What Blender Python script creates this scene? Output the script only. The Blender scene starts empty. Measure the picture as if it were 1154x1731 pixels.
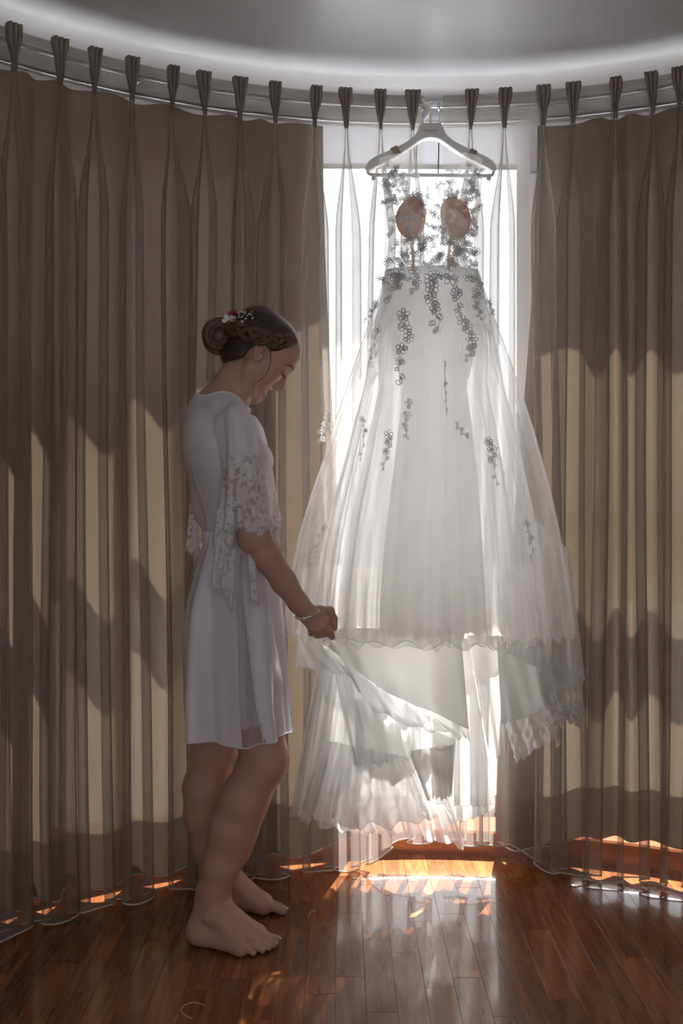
import bpy, math, random
import numpy as np
from math import sin, cos, pi, radians, sqrt, atan2, asin
random.seed(7); RNG = np.random.default_rng(7)
S = bpy.context.scene
COL = S.collection
# ---------------------------------------------------------------- camera
EYE = 1.15; FPX = 1683.0; HX = 577.0; HY = 820.0
cd = bpy.data.cameras.new('camera'); cam = bpy.data.objects.new('camera', cd); COL.objects.link(cam)
cam.location = (0, 0, EYE); cam.rotation_euler = (pi/2, 0, 0)
cd.sensor_fit = 'VERTICAL'; cd.sensor_height = 36; cd.sensor_width = 24; cd.lens = 36*FPX/1731
cd.shift_y = -(865.5-HY)/1731; cd.clip_start = 0.05
S.camera = cam
# ---------------------------------------------------------------- sky, sun, exposure
W = bpy.data.worlds.new('sky'); S.world = W; W.use_nodes = True
wb = W.node_tree.nodes['Background']; wb.inputs[0].default_value = (0.92, 0.945, 1.0, 1); wb.inputs[1].default_value = 1.9
SUN_AZ, SUN_EL = radians(14), radians(57)
sd = bpy.data.lights.new('sun', 'SUN'); sd.energy = 28; sd.angle = radians(0.6); sd.color = (1.0, 0.96, 0.935)
sun = bpy.data.objects.new('sun', sd); COL.objects.link(sun)
from mathutils import Vector, Matrix, Euler
sun.rotation_euler = Vector((sin(SUN_AZ)*cos(SUN_EL), cos(SUN_AZ)*cos(SUN_EL), sin(SUN_EL))).to_track_quat('Z', 'Y').to_euler()
sun.location = (1.5, 8, 9)
vs = S.view_settings; vs.view_transform = 'Standard'; vs.look = 'None'; vs.exposure = 0.55; vs.gamma = 1.0; vs.use_curve_mapping = False
cy = S.cycles
cy.transparent_max_bounces = 40; cy.max_bounces = 10; cy.diffuse_bounces = 5; cy.glossy_bounces = 4; cy.transmission_bounces = 8
cy.use_denoising = True; cy.sample_clamp_indirect = 6.0; cy.caustics_reflective = False; cy.caustics_refractive = False
# ---------------------------------------------------------------- helpers
def pt(px, py, D):
    """the point at depth D that the photograph shows at pixel px, py"""
    return np.array([(px-HX)/FPX*D, D, EYE-(py-HY)/FPX*D])
def tag(o, label=None, cat=None, group=None, kind=None):
    if label: o['label'] = label
    if cat: o['category'] = cat
    if group: o['group'] = group
    if kind: o['kind'] = kind
    return o
def empty(name, loc=(0, 0, 0)):
    o = bpy.data.objects.new(name, None); COL.objects.link(o); o.location = loc; o.empty_display_size = .05
    return o
def put(o, parent):
    if parent is not None:
        o.parent = parent
        m = Matrix.Translation(parent.location) if parent.parent is None else Matrix.Identity(4)
        o.matrix_parent_inverse = m.inverted()
    return o
def mk(name, V, F, mat, parent=None, smooth=True, slots=None, fmat=None, col=None, uv=None):
    V = np.asarray(V, dtype=np.float32).reshape(-1, 3)
    me = bpy.data.meshes.new(name)
    if isinstance(F, np.ndarray):
        k = F.shape[1]; sizes = np.full(len(F), k, dtype=np.int32); flat = F.astype(np.int32).ravel()
    else:
        sizes = np.array([len(f) for f in F], dtype=np.int32); flat = np.array([i for f in F for i in f], dtype=np.int32)
    me.vertices.add(len(V)); me.vertices.foreach_set('co', V.ravel())
    me.loops.add(len(flat)); me.loops.foreach_set('vertex_index', flat)
    me.polygons.add(len(sizes))
    st = np.zeros(len(sizes), dtype=np.int32); st[1:] = np.cumsum(sizes)[:-1]
    me.polygons.foreach_set('loop_start', st)
    try: me.polygons.foreach_set('loop_total', sizes)
    except Exception: pass
    for m in (slots or [mat]): me.materials.append(m)
    if fmat is not None: me.polygons.foreach_set('material_index', np.asarray(fmat, dtype=np.int32))
    me.update(calc_edges=True); me.validate()
    if smooth: me.polygons.foreach_set('use_smooth', np.ones(len(me.polygons), dtype=bool))
    else: me.polygons.foreach_set('use_smooth', np.zeros(len(me.polygons), dtype=bool))
    if col is not None:
        a = me.color_attributes.new('tint', 'FLOAT_COLOR', 'POINT')
        c = np.ones((len(V), 4), dtype=np.float32); c[:, :3] = col
        a.data.foreach_set('color', c.ravel())
    if uv is not None:
        l = me.uv_layers.new(name='uv'); l.data.foreach_set('uv', np.asarray(uv, dtype=np.float32)[flat].ravel())
    o = bpy.data.objects.new(name, me); COL.objects.link(o)
    return put(o, parent)
def gridf(nu, nv, closed=False):
    """quads of a grid of nv rows with nu points each (index = row*nu + column)"""
    i = np.arange(nu if closed else nu-1); j = np.arange(nv-1)
    I, J = np.meshgrid(i, j); I2 = (I+1) % nu
    return np.stack([J*nu+I, J*nu+I2, (J+1)*nu+I2, (J+1)*nu+I], -1).reshape(-1, 4)
def tube(P, r, n=6, cap=True, flat=1.0, up=None):
    P = np.asarray(P, float); k = len(P); r = np.broadcast_to(np.asarray(r, float), (k,))
    T = np.gradient(P, axis=0); T /= np.linalg.norm(T, axis=1)[:, None]+1e-12
    u = np.array(up if up is not None else ((0, 0, 1) if abs(T[0][2]) < .9 else (1, 0, 0)), float)
    V = []
    for i in range(k):
        u = u-T[i]*np.dot(u, T[i]); u /= np.linalg.norm(u)+1e-12
        w = np.cross(T[i], u)
        a = np.arange(n)*2*pi/n
        V.append(P[i]+r[i]*(np.cos(a)[:, None]*u*flat+np.sin(a)[:, None]*w))
    V = np.concatenate(V); F = [list(f) for f in gridf(n, k, True)]
    if cap: F += [list(range(n))[::-1], [(k-1)*n+i for i in range(n)]]
    return V, F
def join(parts):
    V = []; F = []; b = 0
    for v, f in parts:
        V.append(np.asarray(v, float)); F += [[i+b for i in q] for q in f]; b += len(v)
    return np.concatenate(V), F
def box(c, s):
    c = np.array(c, float); h = np.array(s, float)/2
    V = [c+h*np.array(q) for q in ((-1,-1,-1),(1,-1,-1),(1,1,-1),(-1,1,-1),(-1,-1,1),(1,-1,1),(1,1,1),(-1,1,1))]
    return np.array(V), [[3,2,1,0],[4,5,6,7],[0,1,5,4],[1,2,6,5],[2,3,7,6],[3,0,4,7]]
def hexa(A):
    """box from 8 corners, lower ring then upper ring"""
    return np.array(A, float), [[3,2,1,0],[4,5,6,7],[0,1,5,4],[1,2,6,5],[2,3,7,6],[3,0,4,7]]
def sphere(c, r, nu=10, nv=7):
    V = []; r = np.broadcast_to(np.asarray(r, float), (3,))
    for j in range(nv):
        t = pi*(j+.5)/nv if False else pi*j/(nv-1)
        for i in range(nu):
            p = 2*pi*i/nu
            V.append((c[0]+r[0]*sin(t)*cos(p), c[1]+r[1]*sin(t)*sin(p), c[2]+r[2]*cos(t)))
    return np.array(V), [list(f)[::-1] for f in gridf(nu, nv, True)]
def smooth01(x): x = np.clip(x, 0, 1); return x*x*(3-2*x)
def interp(xs, ys, x): return np.interp(x, xs, ys)
def catmull(P, n):
    P = np.asarray(P, float); m = len(P); t = np.linspace(0, m-1, n); out = []
    for x in t:
        i = min(int(x), m-2); f = x-i
        p0, p1, p2, p3 = P[max(i-1, 0)], P[i], P[i+1], P[min(i+2, m-1)]
        out.append(.5*((2*p1)+(-p0+p2)*f+(2*p0-5*p1+4*p2-p3)*f*f+(-p0+3*p1-3*p2+p3)*f**3))
    return np.array(out)
# ---------------------------------------------------------------- materials
def newmat(name):
    m = bpy.data.materials.new(name); m.use_nodes = True
    nt = m.node_tree; nt.nodes.clear()
    return m, nt, nt.nodes.new('ShaderNodeOutputMaterial')
def nd(nt, t, **kw):
    n = nt.nodes.new(t)
    for k, v in kw.items(): setattr(n, k, v)
    return n
def link(nt, a, b): nt.links.new(a, b)
def math_(nt, op, a, b=None):
    n = nd(nt, 'ShaderNodeMath', operation=op)
    for i, x in enumerate((a, b)):
        if x is None: continue
        if isinstance(x, (int, float)): n.inputs[i].default_value = x
        else: link(nt, x, n.inputs[i])
    return n.outputs[0]
def principled(name, col, rough=.5, metal=0, bump=None, spec=.5, coat=0, sss=0, attr=None, var=None):
    m, nt, out = newmat(name)
    p = nd(nt, 'ShaderNodeBsdfPrincipled')
    p.inputs['Base Color'].default_value = (*col, 1); p.inputs['Roughness'].default_value = rough
    p.inputs['Metallic'].default_value = metal; p.inputs['Specular IOR Level'].default_value = spec
    p.inputs['Coat Weight'].default_value = coat
    if sss:
        p.inputs['Subsurface Weight'].default_value = sss; p.inputs['Subsurface Radius'].default_value = (.012, .005, .003); p.inputs['Subsurface Scale'].default_value = 1
    if attr:
        a = nd(nt, 'ShaderNodeVertexColor', layer_name=attr); src = a.outputs[0]
        link(nt, src, p.inputs['Base Color'])
    if var:                                  # (scale xyz, second colour)
        tc = nd(nt, 'ShaderNodeTexCoord'); mp = nd(nt, 'ShaderNodeMapping'); mp.inputs['Scale'].default_value = var[0]
        nz = nd(nt, 'ShaderNodeTexNoise'); nz.inputs['Scale'].default_value = 1; nz.inputs['Detail'].default_value = 4
        link(nt, tc.outputs['Object'], mp.inputs[0]); link(nt, mp.outputs[0], nz.inputs['Vector'])
        r = nd(nt, 'ShaderNodeValToRGB'); r.color_ramp.elements[0].position = .35; r.color_ramp.elements[1].position = .65
        r.color_ramp.elements[0].color = (*col, 1); r.color_ramp.elements[1].color = (*var[1], 1)
        link(nt, nz.outputs[0], r.inputs[0]); link(nt, r.outputs[0], p.inputs['Base Color'])
    if bump:                                 # (scale xyz, strength, distance)
        tc = nd(nt, 'ShaderNodeTexCoord'); mp = nd(nt, 'ShaderNodeMapping'); mp.inputs['Scale'].default_value = bump[0]
        nz = nd(nt, 'ShaderNodeTexNoise'); nz.inputs['Scale'].default_value = 1; nz.inputs['Detail'].default_value = 3
        b = nd(nt, 'ShaderNodeBump'); b.inputs['Strength'].default_value = bump[1]; b.inputs['Distance'].default_value = bump[2]
        link(nt, tc.outputs['Object'], mp.inputs[0]); link(nt, mp.outputs[0], nz.inputs['Vector'])
        link(nt, nz.outputs[0], b.inputs['Height']); link(nt, b.outputs[0], p.inputs['Normal'])
    link(nt, p.outputs[0], out.inputs[0])
    return m
def cloth(name, col, opacity, trans=.5, tcol=None, weave=None, gloss=0, pattern=None):
    """woven fabric: open holes let light straight through (denser when seen edge-on), threads reflect and transmit"""
    m, nt, out = newmat(name)
    lw = nd(nt, 'ShaderNodeLayerWeight'); lw.inputs[0].default_value = .5
    c = math_(nt, 'MAXIMUM', math_(nt, 'SUBTRACT', 1.0, lw.outputs['Facing']), .30)
    T = math_(nt, 'POWER', 1-opacity, math_(nt, 'DIVIDE', 1.0, c))
    op = math_(nt, 'SUBTRACT', 1.0, T)
    tc = nd(nt, 'ShaderNodeTexCoord')
    if pattern: op = pattern(nt, tc, op)
    d = nd(nt, 'ShaderNodeBsdfDiffuse'); d.inputs[0].default_value = (*col, 1)
    t = nd(nt, 'ShaderNodeBsdfTranslucent'); t.inputs[0].default_value = (*(tcol or col), 1)
    if weave:
        mp = nd(nt, 'ShaderNodeMapping'); mp.inputs['Scale'].default_value = weave[0]
        nz = nd(nt, 'ShaderNodeTexNoise'); nz.inputs['Scale'].default_value = 1; nz.inputs['Detail'].default_value = 4
        link(nt, tc.outputs['Object'], mp.inputs[0]); link(nt, mp.outputs[0], nz.inputs['Vector'])
        for sh, cc in ((d, col), (t, tcol or col)):
            r = nd(nt, 'ShaderNodeValToRGB')
            r.color_ramp.elements[0].position = .3; r.color_ramp.elements[1].position = .7
            r.color_ramp.elements[0].color = (*[x*(1-weave[1]) for x in cc], 1); r.color_ramp.elements[1].color = (*[min(1, x*(1+weave[1]*.5)) for x in cc], 1)
            link(nt, nz.outputs[0], r.inputs[0]); link(nt, r.outputs[0], sh.inputs[0])
    mx = nd(nt, 'ShaderNodeMixShader'); mx.inputs[0].default_value = trans
    link(nt, d.outputs[0], mx.inputs[1]); link(nt, t.outputs[0], mx.inputs[2]); sh = mx.outputs[0]
    if gloss:
        g = nd(nt, 'ShaderNodeBsdfGlossy'); g.inputs['Roughness'].default_value = .45
        mg = nd(nt, 'ShaderNodeMixShader'); mg.inputs[0].default_value = gloss
        link(nt, sh, mg.inputs[1]); link(nt, g.outputs[0], mg.inputs[2]); sh = mg.outputs[0]
    tr = nd(nt, 'ShaderNodeBsdfTransparent')
    mo = nd(nt, 'ShaderNodeMixShader'); link(nt, op, mo.inputs[0]); link(nt, tr.outputs[0], mo.inputs[1]); link(nt, sh, mo.inputs[2])
    link(nt, mo.outputs[0], out.inputs[0])
    return m
def glass(name):
    m, nt, out = newmat(name)
    lw = nd(nt, 'ShaderNodeLayerWeight'); lw.inputs[0].default_value = .5
    refl = math_(nt, 'ADD', .06, math_(nt, 'MULTIPLY', math_(nt, 'POWER', lw.outputs['Facing'], 5.0), .9))
    tr = nd(nt, 'ShaderNodeBsdfTransparent'); tr.inputs[0].default_value = (.97, .985, .98, 1)
    g = nd(nt, 'ShaderNodeBsdfGlossy'); g.inputs['Roughness'].default_value = .02
    mx = nd(nt, 'ShaderNodeMixShader'); link(nt, refl, mx.inputs[0]); link(nt, tr.outputs[0], mx.inputs[1]); link(nt, g.outputs[0], mx.inputs[2])
    link(nt, mx.outputs[0], out.inputs[0])
    return m
M = {}
M['wall'] = principled('wall_plaster', (.42, .41, .40), .8, bump=((60,)*3, .08, .002))
M['white_wall'] = principled('white_window_surround', (.80, .81, .83), .6)
M['ceiling'] = principled('ceiling_paint', (.60, .60, .62), .38, spec=.6)
M['frame'] = principled('white_frame_paint', (.82, .83, .84), .35)
M['blind'] = cloth('white_blind_cloth', (.8, .8, .82), .98, .5)
M['slat'] = principled('terrace_stone', (.50, .51, .53), .8, bump=((25,)*3, .2, .004))
M['glass'] = glass('window_glass')
M['sheer'] = cloth('sheer_voile', (.41, .365, .33), .33, .52)
M['sheer_hem'] = cloth('sheer_voile_doubled', (.54, .49, .45), .62, .4)
M['tape'] = cloth('header_voile_doubled', (.38, .335, .295), .58, .45, weave=((14, 14, 60), .22))
M['pleat'] = cloth('pleat_voile_folded', (.36, .305, .265), .93, .25, weave=((300, 300, 6), .15))
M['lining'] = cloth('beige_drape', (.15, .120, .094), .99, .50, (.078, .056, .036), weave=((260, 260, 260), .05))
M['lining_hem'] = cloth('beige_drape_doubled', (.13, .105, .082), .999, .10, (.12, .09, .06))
M['piping'] = principled('hem_cord_cloth', (.50, .46, .42), .8)
M['steel'] = principled('brushed_steel', (.55, .56, .58), .25, 1.0)
M['white_plastic'] = principled('white_plastic', (.8, .8, .8), .4)
M['dark'] = principled('dark_rod_metal', (.10, .095, .09), .5)
# ---------------------------------------------------------------- the bay and the room
CX, CY = 0.25, 1.40                     # centre of the round bay
R_SHEER, R_LIN, R_BASE, R_GLASS, R_WALL = 1.60, 1.645, 1.70, 1.93, 1.96
CEIL = 2.40; SILL = .075; HEAD = 2.17; HEAD_C = 2.36; TOPZ = 2.326
AB = radians(76)                        # the bay spans -AB..AB
def bay(phi, R, z=0.0):
    phi = np.asarray(phi, float)
    return np.stack([CX+R*np.sin(phi), CY+R*np.cos(phi), np.broadcast_to(z, phi.shape)], -1)
def phi_at(px, R):
    """bay angle at which the circle of radius R crosses image column px"""
    t = (px-HX)/FPX; a = t*t+1; b = -2*(t*CX+CY); c = CX*CX+CY*CY-R*R
    Y = (-b+sqrt(b*b-4*a*c))/(2*a)
    return atan2(t*Y-CX, Y-CY)
XL, XR, YB = CX-R_WALL*sin(AB), CX+R_WALL*sin(AB), -1.9
YS = CY+R_WALL*cos(AB)
def outline(R, n=72):
    A = [tuple(bay(a, R)[:2]) for a in np.linspace(-AB, AB, n)]
    return A
# floor slab, planks follow later
fl = outline(R_WALL+.1)+[(XR+.1, YB), (XL-.1, YB)]
nf = len(fl)
V = [(x, y, -.012) for x, y in fl]+[(x, y, -.12) for x, y in fl]
F = [list(range(nf))[::-1], list(range(nf, 2*nf))]+[[i, (i+1) % nf, nf+(i+1) % nf, nf+i] for i in range(nf)]
def wood(name, c1, c2, coat, rough=.22, axis=1):
    m, nt, out = newmat(name)
    p = nd(nt, 'ShaderNodeBsdfPrincipled'); tc = nd(nt, 'ShaderNodeTexCoord'); mp = nd(nt, 'ShaderNodeMapping')
    s = [26, 26, 26]; s[axis] = 2.2
    mp.inputs['Scale'].default_value = s
    oi = nd(nt, 'ShaderNodeObjectInfo')
    va = nd(nt, 'ShaderNodeVectorMath', operation='SCALE'); va.inputs[0].default_value = (7, 13, 5); link(nt, oi.outputs['Random'], va.inputs['Scale'])
    ad = nd(nt, 'ShaderNodeVectorMath', operation='ADD'); link(nt, tc.outputs['Object'], ad.inputs[0]); link(nt, va.outputs[0], ad.inputs[1])
    link(nt, ad.outputs[0], mp.inputs[0])
    nz = nd(nt, 'ShaderNodeTexNoise'); nz.inputs['Scale'].default_value = 1.6; nz.inputs['Detail'].default_value = 5; nz.inputs['Distortion'].default_value = 1.2
    link(nt, mp.outputs[0], nz.inputs['Vector'])
    wv = nd(nt, 'ShaderNodeTexNoise'); wv.inputs['Scale'].default_value = 9; wv.inputs['Detail'].default_value = 2
    link(nt, mp.outputs[0], wv.inputs['Vector'])
    r = nd(nt, 'ShaderNodeValToRGB'); r.color_ramp.elements[0].position = .3; r.color_ramp.elements[1].position = .75
    r.color_ramp.elements[0].color = (*c1, 1); r.color_ramp.elements[1].color = (*c2, 1)
    v = math_(nt, 'ADD', math_(nt, 'MULTIPLY', nz.outputs[0], .75), math_(nt, 'MULTIPLY', wv.outputs[0], .25))
    link(nt, v, r.inputs[0])
    hs = nd(nt, 'ShaderNodeHueSaturation'); link(nt, r.outputs[0], hs.inputs['Color'])
    link(nt, math_(nt, 'ADD', math_(nt, 'MULTIPLY', oi.outputs['Random'], .5), .75), hs.inputs['Value'])
    link(nt, hs.outputs[0], p.inputs['Base Color'])
    p.inputs['Roughness'].default_value = rough
    p.inputs['Coat Weight'].default_value = coat; p.inputs['Coat Roughness'].default_value = .06
    # lacquer is slightly wavy
    n2 = nd(nt, 'ShaderNodeTexNoise'); n2.inputs['Scale'].default_value = 14; n2.inputs['Detail'].default_value = 2
    link(nt, ad.outputs[0], n2.inputs['Vector'])
    b = nd(nt, 'ShaderNodeBump'); b.inputs['Strength'].default_value = .12; b.inputs['Distance'].default_value = .004
    link(nt, n2.outputs[0], b.inputs['Height']); link(nt, b.outputs[0], p.inputs['Normal']); link(nt, b.outputs[0], p.inputs['Coat Normal'])
    link(nt, p.outputs[0], out.inputs[0])
    return m
M['plank'] = wood('lacquered_parquet', (.13, .034, .010), (.38, .125, .036), .65)
M['base_wood'] = wood('varnished_step_wood', (.14, .035, .010), (.42, .13, .03), .4, .3, 0)
M['joint'] = principled('parquet_joint', (.09, .030, .012), .6)
floor = tag(mk('floor', V, F, M['joint'], smooth=False), kind='structure')
# planks: rows run towards the window
pw, pl = .0685, .345
protos = {}
def plank(x, y0, y1, ch):
    w = pw/2-.00025; h0, h1 = -.0125, 0.0; b = .0003
    L = (y1-y0)/2-.0003
    key = round(L, 3)
    if key not in protos:
        V = [(-w, -L, h0), (w, -L, h0), (w, L, h0), (-w, L, h0), (-w, -L, h1-b), (w, -L, h1-b), (w, L, h1-b), (-w, L, h1-b),
             (-w+b, -L+b, h1), (w-b, -L+b, h1), (w-b, L-b, h1), (-w+b, L-b, h1)]
        F = [[3,2,1,0]]+[[a, (a+1) % 4, 4+(a+1) % 4, 4+a] for a in range(4)]+[[4+a, 4+(a+1) % 4, 8+(a+1) % 4, 8+a] for a in range(4)]+[[8,9,10,11]]
        o = mk('plank', V, F, M['plank'], floor, smooth=False); protos[key] = o.data
    else:
        o = bpy.data.objects.new('plank', protos[key]); COL.objects.link(o); o.parent = floor
    o.location = (x, (y0+y1)/2, random.uniform(-.0005, 0))
    o.rotation_euler = (random.uniform(-.0008, .0008), random.uniform(-.002, .002), 0)
nplank = 0
for i in range(-17, 24):
    x = i*pw+.02; off = [0, .52, .25, .77][i % 4]*pl+random.uniform(-.03, .03)
    y = 1.30+off-pl
    dx = x-CX
    ymax = CY+sqrt(max(0.01, (R_BASE+.02)**2-dx*dx)) if abs(dx) < R_BASE else CY
    while y < ymax:
        y1 = min(y+pl, ymax)
        if y1-y > .03 and y1 > 1.62 and nplank < 290:
            plank(x, y, y1, i); nplank += 1
        y += pl
# the rest of the floor, behind the camera: one joined field of boards
parts = []
for i in range(-24, 30):
    x = i*pw+.02
    for k in range(10):
        y0 = -1.9+k*pl+(i % 4)*.08
        if y0+pl < 1.60 and XL < x < XR: parts.append(box((x, y0+pl/2, -.006), (pw-.0012, pl-.0012, .012)))
v, f = join(parts); o = mk('plank_field', v, f, M['plank'], floor, smooth=False); tag(o, kind='stuff')
# wooden step under the windows
n = 90; A = np.linspace(-AB, AB, n)
prof = [(R_BASE, -.01), (R_BASE, SILL-.006), (R_BASE+.006, SILL), (R_WALL+.02, SILL), (R_WALL+.02, -.01)]
V = np.concatenate([bay(A, r, z) for r, z in prof]); o = mk('baseboard_back', V, gridf(n, len(prof)), M['base_wood'], smooth=False)
tag(o, kind='structure')
# ceiling: flat disc that ends in a small step just over the curtains
RC = 1.645
inner = [tuple(p[:2]) for p in bay(np.linspace(-AB, AB, 90), RC)]
rx0, rx1 = CX-RC*sin(AB), CX+RC*sin(AB)
V = [(x, y, CEIL) for x, y in inner]+[(rx1, YB, CEIL), (rx0, YB, CEIL)]
F = [list(range(len(V)))]
b = len(V); up = .028
ring = [tuple(p[:2]) for p in bay(np.linspace(-AB, AB, 90), RC)]; outr = [tuple(p[:2]) for p in bay(np.linspace(-AB, AB, 90), R_WALL+.1)]
ring = [(rx0, YB)]+ring+[(rx1, YB)]; outr = [(XL-.1, YB)]+outr+[(XR+.1, YB)]; k = len(ring)
V += [(x, y, CEIL) for x, y in ring]+[(x, y, CEIL+up) for x, y in ring]+[(x, y, CEIL+up) for x, y in outr]
F += [[b+i, b+i+1, b+k+i+1, b+k+i] for i in range(k-1)]+[[b+k+i, b+k+i+1, b+2*k+i+1, b+2*k+i] for i in range(k-1)]
V += [(x, y, CEIL+.15) for x, y in outr]; F += [[b+2*k+i, b+2*k+i+1, b+3*k+i+1, b+3*k+i] for i in range(k-1)]+[[b+3*k+i for i in range(k)]]
tag(mk('ceiling', V, F, M['ceiling'], smooth=False), kind='structure')
# walls: left, right and behind the camera, the last with a wide window added for fill light
def wall(name, x0, y0, x1, y1, th=.12, holes=None):
    d = np.array([x1-x0, y1-y0]); L = np.linalg.norm(d); d = d/L; nrm = np.array([-d[1], d[0]])*th
    def blk(s0, s1, z0, z1):
        a = np.array([x0, y0])+d*s0; c = np.array([x0, y0])+d*s1
        return hexa([(*a, z0), (*c, z0), (*(c+nrm), z0), (*(a+nrm), z0), (*a, z1), (*c, z1), (*(c+nrm), z1), (*(a+nrm), z1)])
    if not holes: v, f = blk(0, L, -.1, CEIL+.15)
    else:
        s0, s1, z0, z1 = holes
        v, f = join([blk(0, s0, -.1, CEIL+.15), blk(s1, L, -.1, CEIL+.15), blk(s0, s1, -.1, z0), blk(s0, s1, z1, CEIL+.15)])
    return tag(mk(name, v, f, M['wall'], smooth=False), kind='structure')
wall('wall_left', XL, YB, XL, YS+.02); wall('wall_right', XR, YS+.02, XR, YB)
wall('wall_rear', XR, YB, XL, YB, .12, (.75, XR-XL-.75, .35, 2.25))
rw = empty('window_9', (CX, YB-.06, 0)); tag(rw, kind='structure')  # added, unseen rear window; its size sets the fill light in the room
x0, x1 = XL+.75, XR-.75
mk('window_frame', *join([box((CX, YB-.06, .375), (x1-x0, .06, .05)), box((CX, YB-.06, 2.225), (x1-x0, .06, .05))]+[box((x, YB-.06, 1.30), (.05, .06, 1.80)) for x in (x0+.025, CX, x1-.025)]), M['frame'], rw, smooth=False)
for sx in (-1, 1):
    mk('pane', *box((CX+sx*(x1-x0)/4, YB-.06, 1.30), ((x1-x0)/2-.075, .005, 1.80)), M['glass'], rw, smooth=False)
def portal(name, loc, w, h, direction):
    l = bpy.data.lights.new(name, 'AREA'); l.shape = 'RECTANGLE'; l.size = w; l.size_y = h; l.cycles.is_portal = True
    o = bpy.data.objects.new(name, l); COL.objects.link(o); o.location = loc
    o.rotation_euler = Vector(direction).to_track_quat('-Z', 'Z').to_euler()
portal('window_portal', (CX, YB-.10, 1.25), x1-x0, 1.8, (0, 1, 0))
# bay wall: lintel above the windows
n = 90; A = np.linspace(-AB, AB, n)
prof = [(R_GLASS-.02, CEIL+.03), (R_GLASS-.02, HEAD+.012), (R_GLASS+.0, HEAD), (R_WALL+.12, HEAD), (R_WALL+.12, CEIL+.03)]
vv, ff = [], []
for a0, a1, hd in ((-AB, radians(-13), HEAD), (radians(-13), radians(11), HEAD_C), (radians(11), AB, HEAD)):
    n = max(4, int((a1-a0)*40)); A = np.linspace(a0, a1, n)
    prof = [(R_GLASS-.02, CEIL+.03), (R_GLASS-.02, hd+.012), (R_GLASS+.0, hd), (R_WALL+.12, hd), (R_WALL+.12, CEIL+.03)]
    vv.append((np.concatenate([bay(A, r, z) for r, z in prof]), [list(q) for q in gridf(n, len(prof))]))
v, f = join(vv); tag(mk('wall_back', v, f, M['white_wall'], smooth=False), kind='structure')
# windows: one flat glazed unit between each pair of posts
posts = [radians(a) for a in (-76, -61, -37, -13, 11, 35, 59, 76)]
trans = [1.20, 1.20, 1.20, None, .97, .97, .97]
HEAD_S = HEAD
for k in range(7):
    HEAD = HEAD_C if k == 3 else HEAD_S
    a0, a1 = posts[k], posts[k+1]; p0, p1 = bay(a0, R_GLASS), bay(a1, R_GLASS); am = (a0+a1)/2
    e = (p1-p0); L = np.linalg.norm(e); e = e/L; nn = np.array([-e[1], e[0], 0])
    if np.dot(nn, [sin(am), cos(am), 0]) < 0: nn = -nn
    def fb(s0, s1, z0, z1, d0=-.03, d1=.03):
        q = [p0+e*s+nn*d for s, d in ((s0, d0), (s1, d0), (s1, d1), (s0, d1))]
        return hexa([(*x[:2], z0) for x in q]+[(*x[:2], z1) for x in q])
    w = empty('window_%d' % (k+1), tuple((p0+p1)/2)); tag(w, kind='structure')
    mk('window_frame', *join([fb(.0, .045, SILL, HEAD), fb(L-.045, L, SILL, HEAD), fb(.045, L-.045, SILL, SILL+.06), fb(.045, L-.045, HEAD-.05, HEAD)]), M['frame'], w, smooth=False)
    if trans[k]: mk('transom', *fb(.045, L-.045, trans[k]-.095, trans[k]+.095, -.02, .02), M['frame'], w, smooth=False)
    mk('pane', *fb(.045, L-.045, SILL+.06, HEAD-.05, -.003, .003), M['glass'], w, smooth=False)
    c = (p0+p1)/2+nn*.05
    portal('window_portal', (c[0], c[1], (SILL+HEAD)/2), L, HEAD-SILL, tuple(-nn))
    if k == 3:
        mk('roller_blind', *fb(.05, L-.05, 2.185, HEAD-.04, -.062, -.058), M['blind'], w, smooth=False)
        mk('blind_bar', *fb(.05, L-.05, 2.172, 2.188, -.066, -.054), M['frame'], w, smooth=False)
HEAD = HEAD_S
# terrace outside, with unseen slabs added to block sky from the side windows
for nm, sx, x0 in (('sky_block_left', -1, -2.75), ('sky_block_right', 1, 3.35)):
    tag(mk(nm, *box((x0+sx*.1, 3.2, 3.25), (.2, 5.2, 6.6)), M['wall'], smooth=False), kind='structure')
n = 60; A = np.linspace(-radians(100), radians(100), n)
V = np.concatenate([bay(A, R_WALL+.0, -.02), bay(A, 9, -.02)]); tag(mk('ground', V, gridf(n, 2), M['slat'], smooth=False), kind='structure')
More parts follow.
